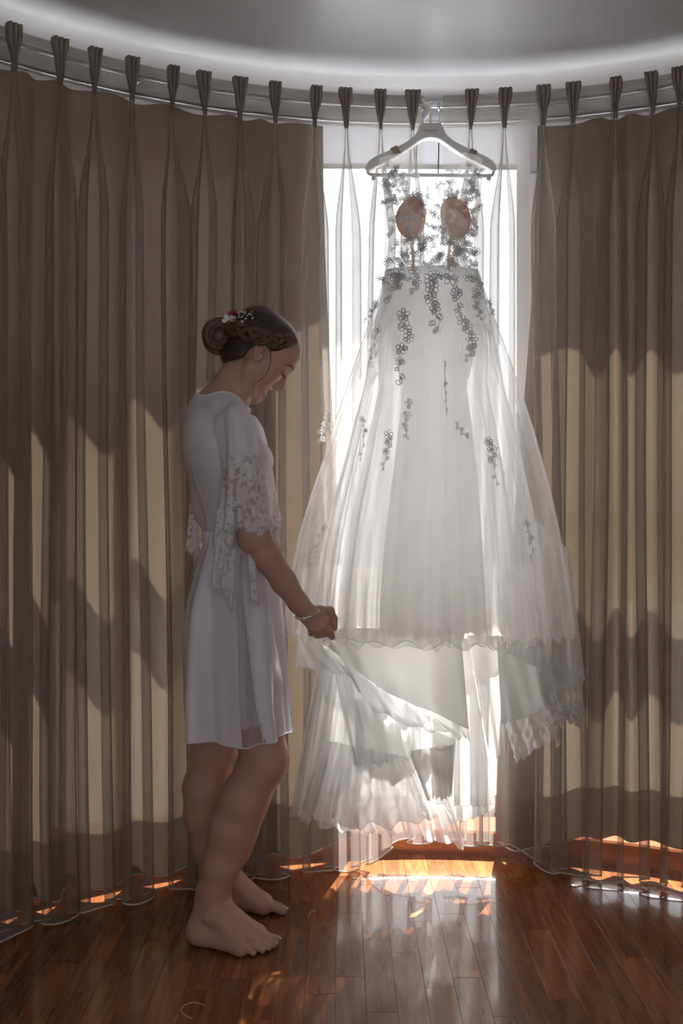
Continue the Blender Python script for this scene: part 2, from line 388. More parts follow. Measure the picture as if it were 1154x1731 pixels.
# ---------------------------------------------------------------- curtains
def sheer(name, label, phi0, phi1, pleats, hemz, seed, edge_pull=0):
    """sheer voile: a wall-following sheet with a rounded loop fold hanging from every pinch pleat"""
    rg = np.random.default_rng(seed)
    root = empty(name, tuple(bay((phi0+phi1)/2, R_SHEER, 0))); tag(root, label, 'curtain', 'sheer curtains over the bay window')
    par = [dict(phi=p, w=rg.uniform(.046, .068), p=rg.uniform(.030, .045), lean=rg.uniform(-.02, .02), wob=rg.uniform(0, 6.28), grow=rg.uniform(.8, 1.5), skew=rg.uniform(-.35, .35)) for p in pleats]
    ZP = TOPZ-.110
    zs = np.concatenate([np.linspace(TOPZ, ZP, 7), np.linspace(ZP-.02, ZP-.40, 12), np.linspace(ZP-.45, .0, 26)])
    omega = np.array([(-.25, 0), (-.42, .10), (-.60, .30), (-.66, .55), (-.55, .80), (-.28, .97), (0, 1.0), (.28, .97), (.55, .80), (.66, .55), (.60, .30), (.42, .10), (.25, 0)])
    rows = []
    for z in zs:
        t = []; d = []
        prev = phi0*R_SHEER
        for q in par:
            below = max(0, ZP-z)
            if z > ZP: k = (z-ZP)/.11; w = .007+.016*k; p = .008+.008*k
            else:
                k = float(smooth01(np.array(below/.34))); w = .007+(q['w']-.007)*k*(1+(q['grow']-1)*below/2.2); p = .012+(q['p']-.012)*k*(1+.25*below/2.2)
            c = q['phi']*R_SHEER+q['lean']*float(smooth01(np.array(below/2.0)))+.006*sin(below*2.2+q['wob'])*min(1, below)
            a = c-.25*2*w*.5
            for f in np.linspace(0, 1, 5)[:-1]: t.append(prev+(a-prev)*f); d.append(.005*sin(3.14*f+q['wob'])*min(1, below*2)-.0)
            for ox, od in omega: t.append(c+ox*2*w*.5*1.0+q['skew']*od*w*min(1, below*3)); d.append(od*p)
            prev = c+.25*2*w*.5
        for f in np.linspace(0, 1, 5): t.append(prev+(phi1*R_SHEER-prev)*f); d.append(0)
        rows.append((np.array(t), np.array(d)))
    nu = len(rows[0][0]); V = []
    for z, (t, d) in zip(zs, rows):
        phi = t/R_SHEER; hz = hemz(phi)
        zz = hz+(z)*(TOPZ-hz)/TOPZ
        R = R_SHEER-d-.012*(z < .3)*(1-z/.3)
        V.append(np.stack([CX+R*np.sin(phi), CY+R*np.cos(phi), zz], -1))
    V = np.array(V)
    mk('voile', V.reshape(-1, 3), gridf(nu, len(zs)), M['sheer'], root)
    hb = V[-1]; 
    mk('hem', *tube(hb, .0022, 5), M['piping'], root)
    # header band, doubled voile, with its draw tape
    nb = 80; A = np.linspace(phi0, phi1, nb); zz = np.linspace(TOPZ, TOPZ-.098, 5)
    mk('header_band', np.concatenate([bay(A, R_SHEER+.006, z) for z in zz]), gridf(nb, 5), M['tape'], root)
    for dz in (.030, .045): mk('header_cord', *tube(bay(A, R_SHEER-.003, TOPZ-dz), .0010, 5), M['cordw'], root)
    # pinch pleats: three rounded flutes gathered at the foot
    for q in par:
        rws = []; slant = rg.uniform(-.006, .006); W0 = rg.uniform(.018, .024)
        for k in np.linspace(0, 1, 11):
            z = TOPZ+.006-k*.118; w = W0*(1-smooth01(np.array(k*1.05))*.72)+.0015*sin(k*9+q['wob']); dp = .026-.012*k
            pts = []
            for lobe in range(3):
                for a in np.linspace(pi, 0, 9)[:-1]:
                    pts.append((( -2/3+lobe*2/3+cos(a)/3)*w, dp*(.35+.65*abs(sin(a))**.6)))
            pts = [(-w, 0)]+pts+[(w, dp*.35), (w, 0)]
            p = np.array(pts); ph = q['phi']+(p[:, 0]+slant*(1-k))/R_SHEER; R = R_SHEER-p[:, 1]-.002
            rws.append(np.stack([CX+R*np.sin(ph), CY+R*np.cos(ph), np.full(len(p), z)], -1))
        rws = np.array(rws); nn = rws.shape[1]
        F = [list(f) for f in gridf(nn, 11)]; F += [list(range(nn))]
        mk('pinch_pleat', rws.reshape(-1, 3), F, M['pleat'], root)
    return root
M['cordw'] = principled('satin_cord', (.75, .74, .73), .4)
PL = [phi_at(x, R_SHEER) for x in (22, 100, 158, 222, 290, 345, 405, 465, 531, 585, 643, 697)]
PRt = [phi_at(x, R_SHEER) for x in (795, 852, 918, 969, 1040, 1104)]
d0 = PL[0]-radians(2.6)
extraL = [PL[0]-radians(2.5*k) for k in (7, 6, 5, 4, 3, 2, 1)]; extraR = [PRt[-1]+radians(2.6*k) for k in range(1, 15)]
hemL = lambda ph: np.where(ph > radians(-8), .012+.075*smooth01((ph+radians(8))/radians(6)), .008+.012*np.sin(ph*23)**2)
hemR = lambda ph: np.where(ph < radians(14), .085-.065*smooth01((ph-radians(8))/radians(6)), .010+.010*np.sin(ph*19)**2)
sheer('sheer_curtain', 'grey beige pinch pleated sheer curtain behind the woman, left of the hanger', -radians(66), phi_at(716, R_SHEER), extraL+PL, hemL, 3)
sheer('sheer_curtain', 'grey beige pinch pleated sheer curtain at the right of the hanger', phi_at(748, R_SHEER), radians(66), PRt+extraR, hemR, 5)
def lining(name, label, edge_top, edge_bot, far, seed, hem):
    rg = np.random.default_rng(seed); root = empty(name, tuple(bay((edge_top+far)/2, R_LIN, 0))); tag(root, label, 'curtain', 'beige drapes behind the sheers')
    n = 420; u = np.linspace(0, 1, n); ph1, ph2, ph3 = rg.uniform(0, 6.28, 3)
    zs = np.concatenate([np.linspace(2.238, .17, 30), np.linspace(.155, 0, 6)])
    V = []
    for z in zs:
        k = (2.238-z)/2.238; e = edge_top+(edge_bot-edge_top)*smooth01(np.array(k))
        phi = e+(far-e)*u; s = phi*R_LIN
        wp = s+.035*np.sin(s*11+ph1)+.02*np.sin(s*19+ph2)
        amp = .020+.022*min(1, k*2)
        d = amp*np.sin(wp*2*pi/.15+ph3)*(.75+.25*np.sin(s*5+k*2+ph1))
        hz = hem(phi); zz = hz+z*(2.238-hz)/2.238
        R = R_LIN+.022+d-.02*(1-k)
        V.append(np.stack([CX+R*np.sin(phi), CY+R*np.cos(phi), zz], -1))
    V = np.array(V)
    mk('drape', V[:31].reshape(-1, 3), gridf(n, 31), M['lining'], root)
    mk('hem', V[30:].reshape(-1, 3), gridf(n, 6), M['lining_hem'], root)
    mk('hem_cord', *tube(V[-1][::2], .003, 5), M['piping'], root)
    return root
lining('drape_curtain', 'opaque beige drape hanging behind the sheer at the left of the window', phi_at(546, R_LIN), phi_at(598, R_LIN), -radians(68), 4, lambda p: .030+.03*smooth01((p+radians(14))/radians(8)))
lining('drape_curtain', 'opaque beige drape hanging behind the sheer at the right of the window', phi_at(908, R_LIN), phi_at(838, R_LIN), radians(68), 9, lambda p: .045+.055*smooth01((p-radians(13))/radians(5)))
# rod, rings, cords
A = np.linspace(-radians(70), radians(70), 120)
rod = empty('curtain_rod', tuple(bay(0, R_SHEER+.02, 0))); tag(rod, 'curved chrome curtain rod above the hanger, between the two curtains', 'curtain rod')
mk('rail', *tube(bay(A, R_SHEER+.022, 2.302), .0085, 10), M['steel'], rod)
mk('rail', *tube(bay(A, R_SHEER+.052, 2.262), .0065, 8), M['steel'], rod)
def ring(c, r, t, axis_phi):
    a = np.linspace(0, 2*pi, 25); ex = np.array([sin(axis_phi), cos(axis_phi), 0]); ez = np.array([0, 0, 1])
    return tube(c+r*(np.cos(a)[:, None]*ex+np.sin(a)[:, None]*ez), t, 6, False)
for px in (712, 741):
    ph = phi_at(px, R_SHEER+.022); mk('ring', *ring(bay(ph, R_SHEER+.022, 2.300), .0135, .003, ph), M['steel'], rod)
for a in (-60, -30, 30, 60):
    ph = radians(a); mk('bracket', *tube(np.array([bay(ph, R_SHEER+.022, 2.302), bay(ph, R_SHEER+.17, 2.302), bay(ph, R_SHEER+.315, 2.302)]), .006, 8), M['steel'], rod)
for px, lb in ((704, 'thin dark pull rod left of the hanger neck, against the window'), (741.5, 'thin dark pull rod right of the hanger neck, against the window')):
    D = 3.17; p0, p1 = pt(px, 235, D), pt(px-1, 296, D)
    r_ = empty('pull_rod', tuple(p1)); tag(r_, lb, 'rod')
    mk('rod', *tube([p0, p1], .0022, 8), M['dark'], r_); mk('rod_end', *sphere(p1, .004), M['dark'], r_)
    mk('bracket', *tube([p0, p0+np.array([0, .06, .02])], .003, 6), M['dark'], r_)
# ---------------------------------------------------------------- wedding dress on its hanger
from mathutils.bvhtree import BVHTree
M['hanger'] = principled('white_lacquered_wood', (.80, .79, .77), .45)
M['gold'] = principled('brass_wire', (.75, .55, .28), .3, 1.0)
M['print'] = principled('gold_print', (.42, .33, .22), .5, .3)
M['tulle'] = cloth('fine_tulle', (.92, .91, .91), .24, .62)
M['tulle2'] = cloth('inner_tulle', (.91, .90, .90), .36, .62)
M['mesh'] = cloth('illusion_mesh', (.85, .83, .80), .20, .5)
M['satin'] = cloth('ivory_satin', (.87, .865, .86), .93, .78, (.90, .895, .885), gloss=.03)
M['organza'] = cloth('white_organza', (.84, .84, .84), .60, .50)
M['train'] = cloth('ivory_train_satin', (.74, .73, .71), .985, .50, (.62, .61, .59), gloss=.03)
M['rolled'] = cloth('rolled_hem_thread', (.72, .72, .72), .8, .35)
M['lace'] = cloth('corded_lace', (.84, .83, .83), .80, .58)
M['lace_cup'] = cloth('corded_lace_on_cup', (.86, .84, .86), .95, .15)
M['lace_pale'] = cloth('corded_lace_under_tulle', (.80, .80, .80), .5, .4)
M['cup'] = cloth('peach_padding', (.68, .48, .39), .96, .30, (.70, .46, .35))
M['ribbon'] = cloth('tan_ribbon', (.46, .38, .30), .95, .25)
M['bone'] = cloth('peach_boning_tape', (.72, .48, .34), .85, .3)
HD = 2.955; HXC = 727.5
hanger = empty('clothes_hanger', tuple(pt(HXC, 250, HD))); tag(hanger, 'white wooden clothes hanger holding the wedding dress from the rod', 'hanger')
topc = [(0, 210), (16.5, 210), (18.5, 213), (22, 222), (27, 231), (39, 241), (60, 252), (78, 260), (94, 267), (104, 274), (110, 283), (110, 289)]
botc = [(0, 234.8), (8, 235.5), (16, 238.5), (23, 243), (35, 252), (60, 268), (78, 277), (92, 283.5), (100, 288), (105, 290.5), (107, 291), (108, 291)]
def resamp(c, n):
    c = np.array(c, float); s = np.concatenate([[0], np.cumsum(np.hypot(*np.diff(c, axis=0).T))]); t = np.linspace(0, s[-1], n)
    return np.stack([np.interp(t, s, c[:, 0]), np.interp(t, s, c[:, 1])], -1)
n = 30; T_, B_ = resamp(topc, n), resamp(botc, n)
T2 = np.concatenate([T_[::-1]*[-1, 1], T_[1:]]); B2 = np.concatenate([B_[::-1]*[-1, 1], B_[1:]])
rings = []
for (dd, ins) in ((-.013, 1.5), (-.016, 0)): pass
V = []; m2 = len(T2)
for dep, ins in ((-.015, 1.6), (-.0125, 0), (.0125, 0), (.015, 1.6)):
    for C_, sg in ((T2, 1), (B2, -1)):
        for x, y in C_: V.append(pt(HXC+x, y+sg*ins, HD)+np.array([0, dep, 0]))
F = []
def hv(l, tb, i): return l*2*m2+tb*m2+i
for i in range(m2-1):
    F.append([hv(0, 1, i), hv(0, 1, i+1), hv(0, 0, i+1), hv(0, 0, i)]); F.append([hv(3, 0, i), hv(3, 0, i+1), hv(3, 1, i+1), hv(3, 1, i)])
    for l in range(3):
        F.append([hv(l, 0, i), hv(l, 0, i+1), hv(l+1, 0, i+1), hv(l+1, 0, i)]); F.append([hv(l+1, 1, i), hv(l+1, 1, i+1), hv(l, 1, i+1), hv(l, 1, i)])
for l in range(3):
    F.append([hv(l, 1, 0), hv(l, 0, 0), hv(l+1, 0, 0), hv(l+1, 1, 0)]); e = m2-1; F.append([hv(l, 0, e), hv(l, 1, e), hv(l+1, 1, e), hv(l+1, 0, e)])
mk('shoulders', V, F, M['hanger'], hanger, smooth=False)
mk('crossbar', *tube([pt(620, 287, HD), pt(623, 294, HD), pt(632, 296, HD), pt(727, 296.5, HD), pt(822, 297.5, HD), pt(832, 296, HD), pt(835, 289, HD)], [.004, .005, .0062, .0062, .0062, .005, .004], 10), M['hanger'], hanger)
for sx in (-1, 1):
    c = pt(HXC+sx*97+1, 301, HD); mk('clip', *join([box(c, (.012, .016, .014)), tube([c+np.array([0, -.012, .004]), c+np.array([0, .012, -.006])], .004, 8)]), M['white_plastic'], hanger)
rodc = bay(phi_at(HXC, R_SHEER+.022), R_SHEER+.022, 2.302)
hk = [pt(HXC, 212, HD)]
top = rodc+np.array([0, 0, .0115])
hk += [hk[0]+np.array([0, .002, .03]), rodc+np.array([0, -.022, -.02]), rodc+np.array([0, -.013, .004]), rodc+np.array([0, -.004, .0115]), rodc+np.array([0, .006, .010]), rodc+np.array([0, .013, -.002])]
mk('hook', *tube(catmull(hk, 30), .0017, 7), M['gold'], hanger)
mk('collar', *tube([pt(HXC, 211, HD), pt(HXC, 206, HD)], .0035, 10), M['steel'], hanger)
def text(name, body, px, py, D, h, mat, parent):
    cu = bpy.data.curves.new(name, 'FONT'); cu.body = body; cu.align_x = 'CENTER'; cu.align_y = 'CENTER'; cu.size = h; cu.extrude = .0002
    o = bpy.data.objects.new(name, cu); COL.objects.link(o); o.location = pt(px, py, D); o.rotation_euler = (pi/2, 0, 0)
    bpy.context.view_layer.update()
    me = bpy.data.meshes.new_from_object(o.evaluated_get(bpy.context.evaluated_depsgraph_get())); mw = o.matrix_world.copy()
    bpy.data.objects.remove(o); me.transform(mw); me.materials.clear(); me.materials.append(mat)
    q = bpy.data.objects.new(name, me); COL.objects.link(q); put(q, parent)
text('lettering', 'PRONOVIAS', HXC, 220.6, HD-.0156, .0078, M['print'], hanger)
text('lettering', 'BARCELONA', HXC, 224.4, HD-.0156, .0034, M['print'], hanger)
# tassel cap and chain beside the hook
cap = empty('tieback_loop', tuple(pt(714, 190, 2.99))); tag(cap, 'white glossy loop hanging from the rod left of the hanger hook', 'tieback')
mk('loop', *tube(catmull([pt(713, 168, 2.99), pt(718, 178, 2.985), pt(722, 184, 2.985), pt(718, 196, 2.985), pt(715, 203, 2.99)], 16), [.004]*4+[.010]*8+[.006]*4, 10), M['white_plastic'], cap)
chain = empty('bead_chain', tuple(pt(743, 175, 2.99))); tag(chain, 'small metal chain hanging from the rod right of the hanger hook', 'chain')
for k in range(8):
    c = pt(743.5+(.6 if k % 2 else -.6), 176+k*4.4, 2.985); a = np.linspace(0, 2*pi, 11); ax = np.array([1, 0, 0]) if k % 2 else np.array([.3, .95, 0])
    mk('chain_link', *tube(c+.0032*np.cos(a)[:, None]*ax+.0052*np.sin(a)[:, None]*np.array([0, 0, 1]), .0009, 5, False), M['steel'], chain)
# ---- the dress
dress = empty('wedding_dress', tuple(pt(727, 460, 2.9))); tag(dress, 'white tulle wedding dress with lace bodice and long train, hanging at the window', 'dress')
ys = [458, 500, 540, 600, 660, 720, 780, 840, 900, 960, 1020, 1085]
lx = [651, 640, 624, 603, 582, 562, 543, 523, 505, 492, 481, 476]
rx = [808, 822, 836, 858, 878, 897, 913, 928, 940, 950, 958, 966]
HANDP = pt(566, 1064, 2.475)           # where the near hand holds the hem
def skirt(name, mat, fw, fb, amp, seed, hem, pull=0, kf=(23, 41, 67), arc=(0, 2*pi), nu=720, nv=44, shift=0):
    rg = np.random.default_rng(seed); ph = rg.uniform(0, 6.28, 8)
    closed = arc[1]-arc[0] > 6.2
    th = np.linspace(arc[0], arc[1], nu, endpoint=not closed); V = []
    warp = th+.05*np.sin(5*th+ph[5])+.03*np.sin(11*th+ph[6])
    f1 = np.sin(kf[0]*warp+ph[0])+.6*np.sin(kf[1]*warp+ph[1])+.35*np.sin(kf[2]*warp+ph[2])
    for k in np.linspace(0, 1, nv):
        z0 = 1.15-(458-HY)/FPX*2.9; z = z0+(hem-z0)*k
        Dc = 2.90-.175*k**1.1; b = (.075+.135*k**1.1)*(1+(fb-1)*k)
        py = HY-(z-EYE)*FPX/Dc
        L, R_ = interp(ys, lx, py), interp(ys, rx, py)
        xc = ((L+R_)/2-HX)/FPX*Dc+shift*k; a = (R_-L)/2/FPX*Dc*(1+(fw-1)*min(1, k*3))
        g = amp*k**.8*(1+.12*np.sin(3*th+k*4+ph[3]))
        rr = 1+g*f1+.018*k*np.sin(7*th+ph[4]+k*1.5)
        x = xc+a*rr*np.cos(th); y = Dc+b*rr*np.sin(th)
        zz = z+.008*k*k*(np.sin(kf[1]*warp+ph[7])+.6*np.sin(29*th))*(k > .85)-.02*k*k*np.sin(th)*0
        P_ = np.stack([x, y, np.broadcast_to(zz, x.shape)], -1)
        if pull:
            dist = np.hypot(P_[:, 0]-HANDP[0], P_[:, 1]-HANDP[1])
            w = np.exp(-(dist/.16)**2)*k**5*pull*(y < 2.75)
            tgt = HANDP+np.array([0, 0, -.0])
            P_ = P_+w[:, None]*(tgt-P_)*np.array([1, 1, .7])
        V.append(P_)
    V = np.array(V)
    o = mk(name, V.reshape(-1, 3), gridf(nu, nv, closed), mat, dress)
    return V, closed
def edge(name, P, closed=False):
    P = np.asarray(P); P = np.concatenate([P, P[:1]]) if closed else P
    mk(name, *tube(P, .00055, 4, False), M['rolled'], dress)
V_out, _ = skirt('tulle_overlay', M['tulle'], 1.0, 1.0, .011, 11, .742, pull=.9)
edge('rolled_hem', V_out[-1][::2], True)
V_in, _ = skirt('tulle_underskirt', M['tulle2'], .80, .86, .024, 12, .735, pull=0, kf=(17, 37, 59), shift=.012)
edge('rolled_hem', V_in[-1][::2], True)
skirt('tulle_underskirt', M['tulle2'], .62, .70, .03, 13, .748, kf=(13, 31, 53), shift=.01)
skirt('satin_underskirt', M['satin'], .36, .52, .03, 15, .752, kf=(7, 15, 23), shift=.022, nu=360)
# bodice: illusion mesh tube, cups, boning, straps
by = [300, 345, 400, 430, 458]; bl = [646, 651, 657, 655, 651]; br = [815, 811, 804, 803, 808]
th = np.linspace(0, 2*pi, 120, endpoint=False); V = []
for py in np.linspace(300, 460, 18):
    L, R_ = interp(by, bl, py), interp(by, br, py); D = 2.895; b = .055+.03*math.exp(-((py-375)/45)**2)
    xc = ((L+R_)/2-HX)/FPX*D; a = (R_-L)/2/FPX*D; z = pt(0, py, D)[2]
    neck = np.zeros_like(th)
    dip = .075*np.exp(-((np.cos(th))/.42)**2)*max(0, 1-(py-300)/60)*1.0
    V.append(np.stack([xc+a*np.cos(th), D+b*np.sin(th), z-dip], -1))
V = np.array(V); mk('bodice_mesh', V.reshape(-1, 3), gridf(120, 18, True), M['mesh'], dress)
V_bod = V
mk('waist_seam', *tube(np.concatenate([V[-1], V[-1][:1]]), .002, 6, False), M['rolled'], dress)
for xs in ((640, 646, 690, 700), (815, 815, 783, 768)):
    rows = []
    for k in np.linspace(0, 1, 9):
        a0 = pt(xs[0]+(xs[1]-xs[0])*k, 268+34*k, 2.925-.03*k-.03*sin(k*2)); a1 = pt(xs[2]+(xs[3]-xs[2])*k, 258+50*k, 2.925-.03*k-.03*sin(k*2))
        rows.append([a0+(a1-a0)*u+np.array([0, -.012*sin(pi*u), 0]) for u in np.linspace(0, 1, 9)])
    mk('strap', np.array(rows).reshape(-1, 3), gridf(9, 9), M['mesh'], dress)
    # ribbon passing over the hanger arm
    pc = (668, 258) if xs[0] < 700 else (797, 263); s = -1 if xs[0] < 700 else 1
    c = pt(*pc, HD); ax = np.array([s*.042, 0, -.024]) if True else 0; ax = ax/np.linalg.norm(ax); upv = np.array([ax[2]*-1*1, 0, ax[0]]); upv = upv/np.linalg.norm(upv)*(1 if upv[2] > 0 else 1)
    if upv[2] < 0: upv = -upv
    loop = [(-.018, -.0135), (-.018, .0135), (.018, .0135), (.018, -.0135)]
    vv = []
    for tt in (-.011, -.004, .004, .011):
        for (dd, uu) in loop: vv.append(c+ax*tt+np.array([0, dd, 0])+upv*uu*(1+.05*sin(tt*500)))
    mk('hanger_loop', vv, gridf(4, 4, True), M['ribbon'], dress)
for cxp, tilt in ((694, -.12), (770, .22)):
    vv = []
    nu, nv = 24, 12
    for j in range(nv+1):
        r = j/nv
        for i in range(nu):
            a = 2*pi*i/nu; ex, ez = 25.5*r*cos(a), 36*r*sin(a)*(1-.15*cos(a)*np.sign(tilt)); ex, ez = ex*cos(tilt)-ez*sin(tilt), ex*sin(tilt)+ez*cos(tilt)
            vv.append(pt(cxp+ex, 369-ez, 2.845)+np.array([0, -.045*sqrt(max(0, 1-r*r)), 0]))
    mk('cup', vv, gridf(nu, nv+1, True), M['cup'], dress)
for x0, x1 in ((696, 699), (760, 757)):
    rows = [[pt(x0+(x1-x0)*k+o, 404+54*k, 2.838-.01*k)+np.array([0, -.0015 if o == 0 else 0, 0]) for o in (-2.6, 0, 2.6)] for k in np.linspace(0, 1, 8)]
    mk('boning', np.array(rows).reshape(-1, 3), gridf(3, 8), M['bone'], dress)
# train: hanging satin and organza pieces below the hem, each a sheet between two edges
def sheet(name, top, bot, mat, folds=4, amp=.02, seed=1, wav=3.0, hem=True, nu=64, nv=22, crump=0, sag=0):
    rg = np.random.default_rng(seed); top, bot = catmull([pt(*p) for p in top], nu), catmull([pt(*p) for p in bot], nu)
    u = np.linspace(0, 1, nu); ph = rg.uniform(0, 6.28, 9); V = []
    for k in np.linspace(0, 1, nv):
        P_ = top+(bot-top)*k
        P_[:, 1] += amp*(.4+.6*k)*(np.sin(2*pi*folds*u+ph[0]+k*1.2)+.4*np.sin(2*pi*folds*2.3*u+ph[1]-k*2))
        P_[:, 2] += sag*np.sin(pi*u)*k
        if crump:
            P_ += crump*np.stack([np.sin(31*u+k*9+ph[2])*np.sin(k*13+ph[3]), 1.5*np.sin(27*u-k*15+ph[4])+np.sin(43*u+17*k+ph[7]), np.sin(23*u+k*19+ph[5])], -1)*sin(pi*min(1, k*.5+.02))
        w = max(0, (k-.7)/.3)
        P_[:, 2] += wav*.001*w*(np.sin(2*pi*7*u+ph[5])+.7*np.sin(2*pi*12.3*u+ph[6]))
        V.append(P_)
    V = np.array(V); mk(name, V.reshape(-1, 3), gridf(nu, nv), mat, dress)
    if hem: edge('rolled_hem', V[-1])
d1, d2, d3, d4 = 2.80, 2.84, 2.88, 2.915
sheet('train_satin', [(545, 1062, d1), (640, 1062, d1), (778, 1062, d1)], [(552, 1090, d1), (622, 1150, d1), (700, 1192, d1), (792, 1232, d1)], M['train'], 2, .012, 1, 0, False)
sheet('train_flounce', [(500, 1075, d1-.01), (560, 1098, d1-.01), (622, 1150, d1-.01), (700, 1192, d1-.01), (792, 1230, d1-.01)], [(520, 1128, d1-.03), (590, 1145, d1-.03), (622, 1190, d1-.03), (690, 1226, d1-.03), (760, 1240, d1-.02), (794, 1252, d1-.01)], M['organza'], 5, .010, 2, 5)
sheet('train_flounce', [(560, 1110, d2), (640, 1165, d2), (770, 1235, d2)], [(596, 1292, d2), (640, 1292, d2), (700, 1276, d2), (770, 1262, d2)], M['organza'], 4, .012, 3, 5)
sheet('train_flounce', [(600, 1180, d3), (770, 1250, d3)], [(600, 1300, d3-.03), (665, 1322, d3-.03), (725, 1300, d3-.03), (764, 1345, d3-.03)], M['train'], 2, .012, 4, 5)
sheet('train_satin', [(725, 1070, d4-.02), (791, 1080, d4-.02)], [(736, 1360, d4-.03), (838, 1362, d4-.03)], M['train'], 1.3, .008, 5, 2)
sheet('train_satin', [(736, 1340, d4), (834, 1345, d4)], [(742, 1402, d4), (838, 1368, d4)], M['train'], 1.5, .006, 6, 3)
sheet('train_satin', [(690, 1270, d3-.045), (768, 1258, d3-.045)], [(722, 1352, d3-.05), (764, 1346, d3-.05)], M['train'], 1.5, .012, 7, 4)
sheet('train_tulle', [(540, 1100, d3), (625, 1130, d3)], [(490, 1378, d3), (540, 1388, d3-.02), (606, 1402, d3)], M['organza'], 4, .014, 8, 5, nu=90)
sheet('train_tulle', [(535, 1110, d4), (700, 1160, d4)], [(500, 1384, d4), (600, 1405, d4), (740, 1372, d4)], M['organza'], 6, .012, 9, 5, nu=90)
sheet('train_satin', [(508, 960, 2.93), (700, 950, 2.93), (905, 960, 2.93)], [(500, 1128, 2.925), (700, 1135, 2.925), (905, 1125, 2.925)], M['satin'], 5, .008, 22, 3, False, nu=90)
sheet('train_tulle', [(520, 1066, d3), (640, 1075, d3)], [(548, 1180, d3), (640, 1250, d3)], M['organza'], 3, .010, 20, 4)  # extra organza layer, added to keep sun streaks off the floor
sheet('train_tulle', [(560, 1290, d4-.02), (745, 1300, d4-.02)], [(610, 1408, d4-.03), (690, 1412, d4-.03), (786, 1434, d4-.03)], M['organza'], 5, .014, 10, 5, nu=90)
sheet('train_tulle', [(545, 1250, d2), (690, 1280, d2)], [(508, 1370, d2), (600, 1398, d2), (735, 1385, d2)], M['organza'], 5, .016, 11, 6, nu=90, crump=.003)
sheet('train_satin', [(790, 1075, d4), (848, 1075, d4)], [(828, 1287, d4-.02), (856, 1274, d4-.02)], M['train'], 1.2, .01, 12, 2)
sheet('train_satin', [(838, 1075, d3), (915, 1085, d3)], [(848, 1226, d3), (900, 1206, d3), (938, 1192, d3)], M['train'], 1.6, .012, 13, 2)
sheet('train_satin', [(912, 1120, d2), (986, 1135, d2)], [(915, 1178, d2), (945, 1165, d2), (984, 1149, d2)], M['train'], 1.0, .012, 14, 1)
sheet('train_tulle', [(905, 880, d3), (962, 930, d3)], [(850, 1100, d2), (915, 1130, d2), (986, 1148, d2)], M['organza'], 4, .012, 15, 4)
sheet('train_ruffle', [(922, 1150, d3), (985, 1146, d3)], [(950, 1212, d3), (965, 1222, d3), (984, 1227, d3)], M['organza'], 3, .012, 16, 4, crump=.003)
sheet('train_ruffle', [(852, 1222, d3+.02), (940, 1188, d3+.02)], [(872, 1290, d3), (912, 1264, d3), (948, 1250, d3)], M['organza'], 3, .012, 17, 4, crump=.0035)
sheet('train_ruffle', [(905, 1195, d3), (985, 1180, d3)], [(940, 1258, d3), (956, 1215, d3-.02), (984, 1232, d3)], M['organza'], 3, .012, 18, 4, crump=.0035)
# lace appliques: corded flowers and leaves laid on the tulle
def ell(c, a, b, rot, n=12):
    t = np.arange(n)*2*pi/n; x, y = a*np.cos(t), b*np.sin(t)
    return np.stack([c[0]+x*cos(rot)-y*sin(rot), c[1]+x*sin(rot)+y*cos(rot)], -1)
def annulus(c, a, b, rot, wd, n=12):
    o = ell(c, a, b, rot, n); i = ell(c, max(.1, a-wd), max(.1, b-wd), rot, n)
    return np.concatenate([o, i]), [[k, (k+1) % n, n+(k+1) % n, n+k] for k in range(n)]
def flower(c, r, rot, np_=6, solid=False):
    out = []
    for k in range(np_):
        a = rot+2*pi*k/np_; pc = (c[0]+.62*r*cos(a), c[1]+.62*r*sin(a)); q = r*(.36 if np_ > 5 else .42)
        out.append(annulus(pc, q*1.15, q*.95, a, q*(.36 if not solid else .55)))
    out.append(annulus(c, r*.34, r*.34, 0, r*.14))
    for k in range(5): out.append(annulus((c[0]+.15*r*cos(k*1.26), c[1]+.15*r*sin(k*1.26)), r*.07, r*.07, 0, r*.05, 6))
    return out
def leaf(c, L, rot, w=.36):
    n = 7; t = np.linspace(0, 1, n); hw = w*L*np.sin(pi*t**.8)
    up = np.stack([t*L, hw], -1); dn = np.stack([t*L, hw*.18], -1)
    P1 = np.concatenate([up, dn]); P2 = P1*[1, -1]; f = [[k, k+1, n+k+1, n+k] for k in range(n-1)]
    R = np.array([[cos(rot), sin(rot)], [-sin(rot), cos(rot)]])
    return [(P1@R+np.array(c), f), (P2@R+np.array(c), f)]
def stem_(P, w=.8):
    P = catmull(P, 12); T = np.gradient(P, axis=0); T /= np.linalg.norm(T, axis=1)[:, None]+1e-9; N_ = np.stack([-T[:, 1], T[:, 0]], -1)*w/2
    return [(np.concatenate([P+N_, P-N_]), [[k, k+1, 12+k+1, 12+k] for k in range(11)])]
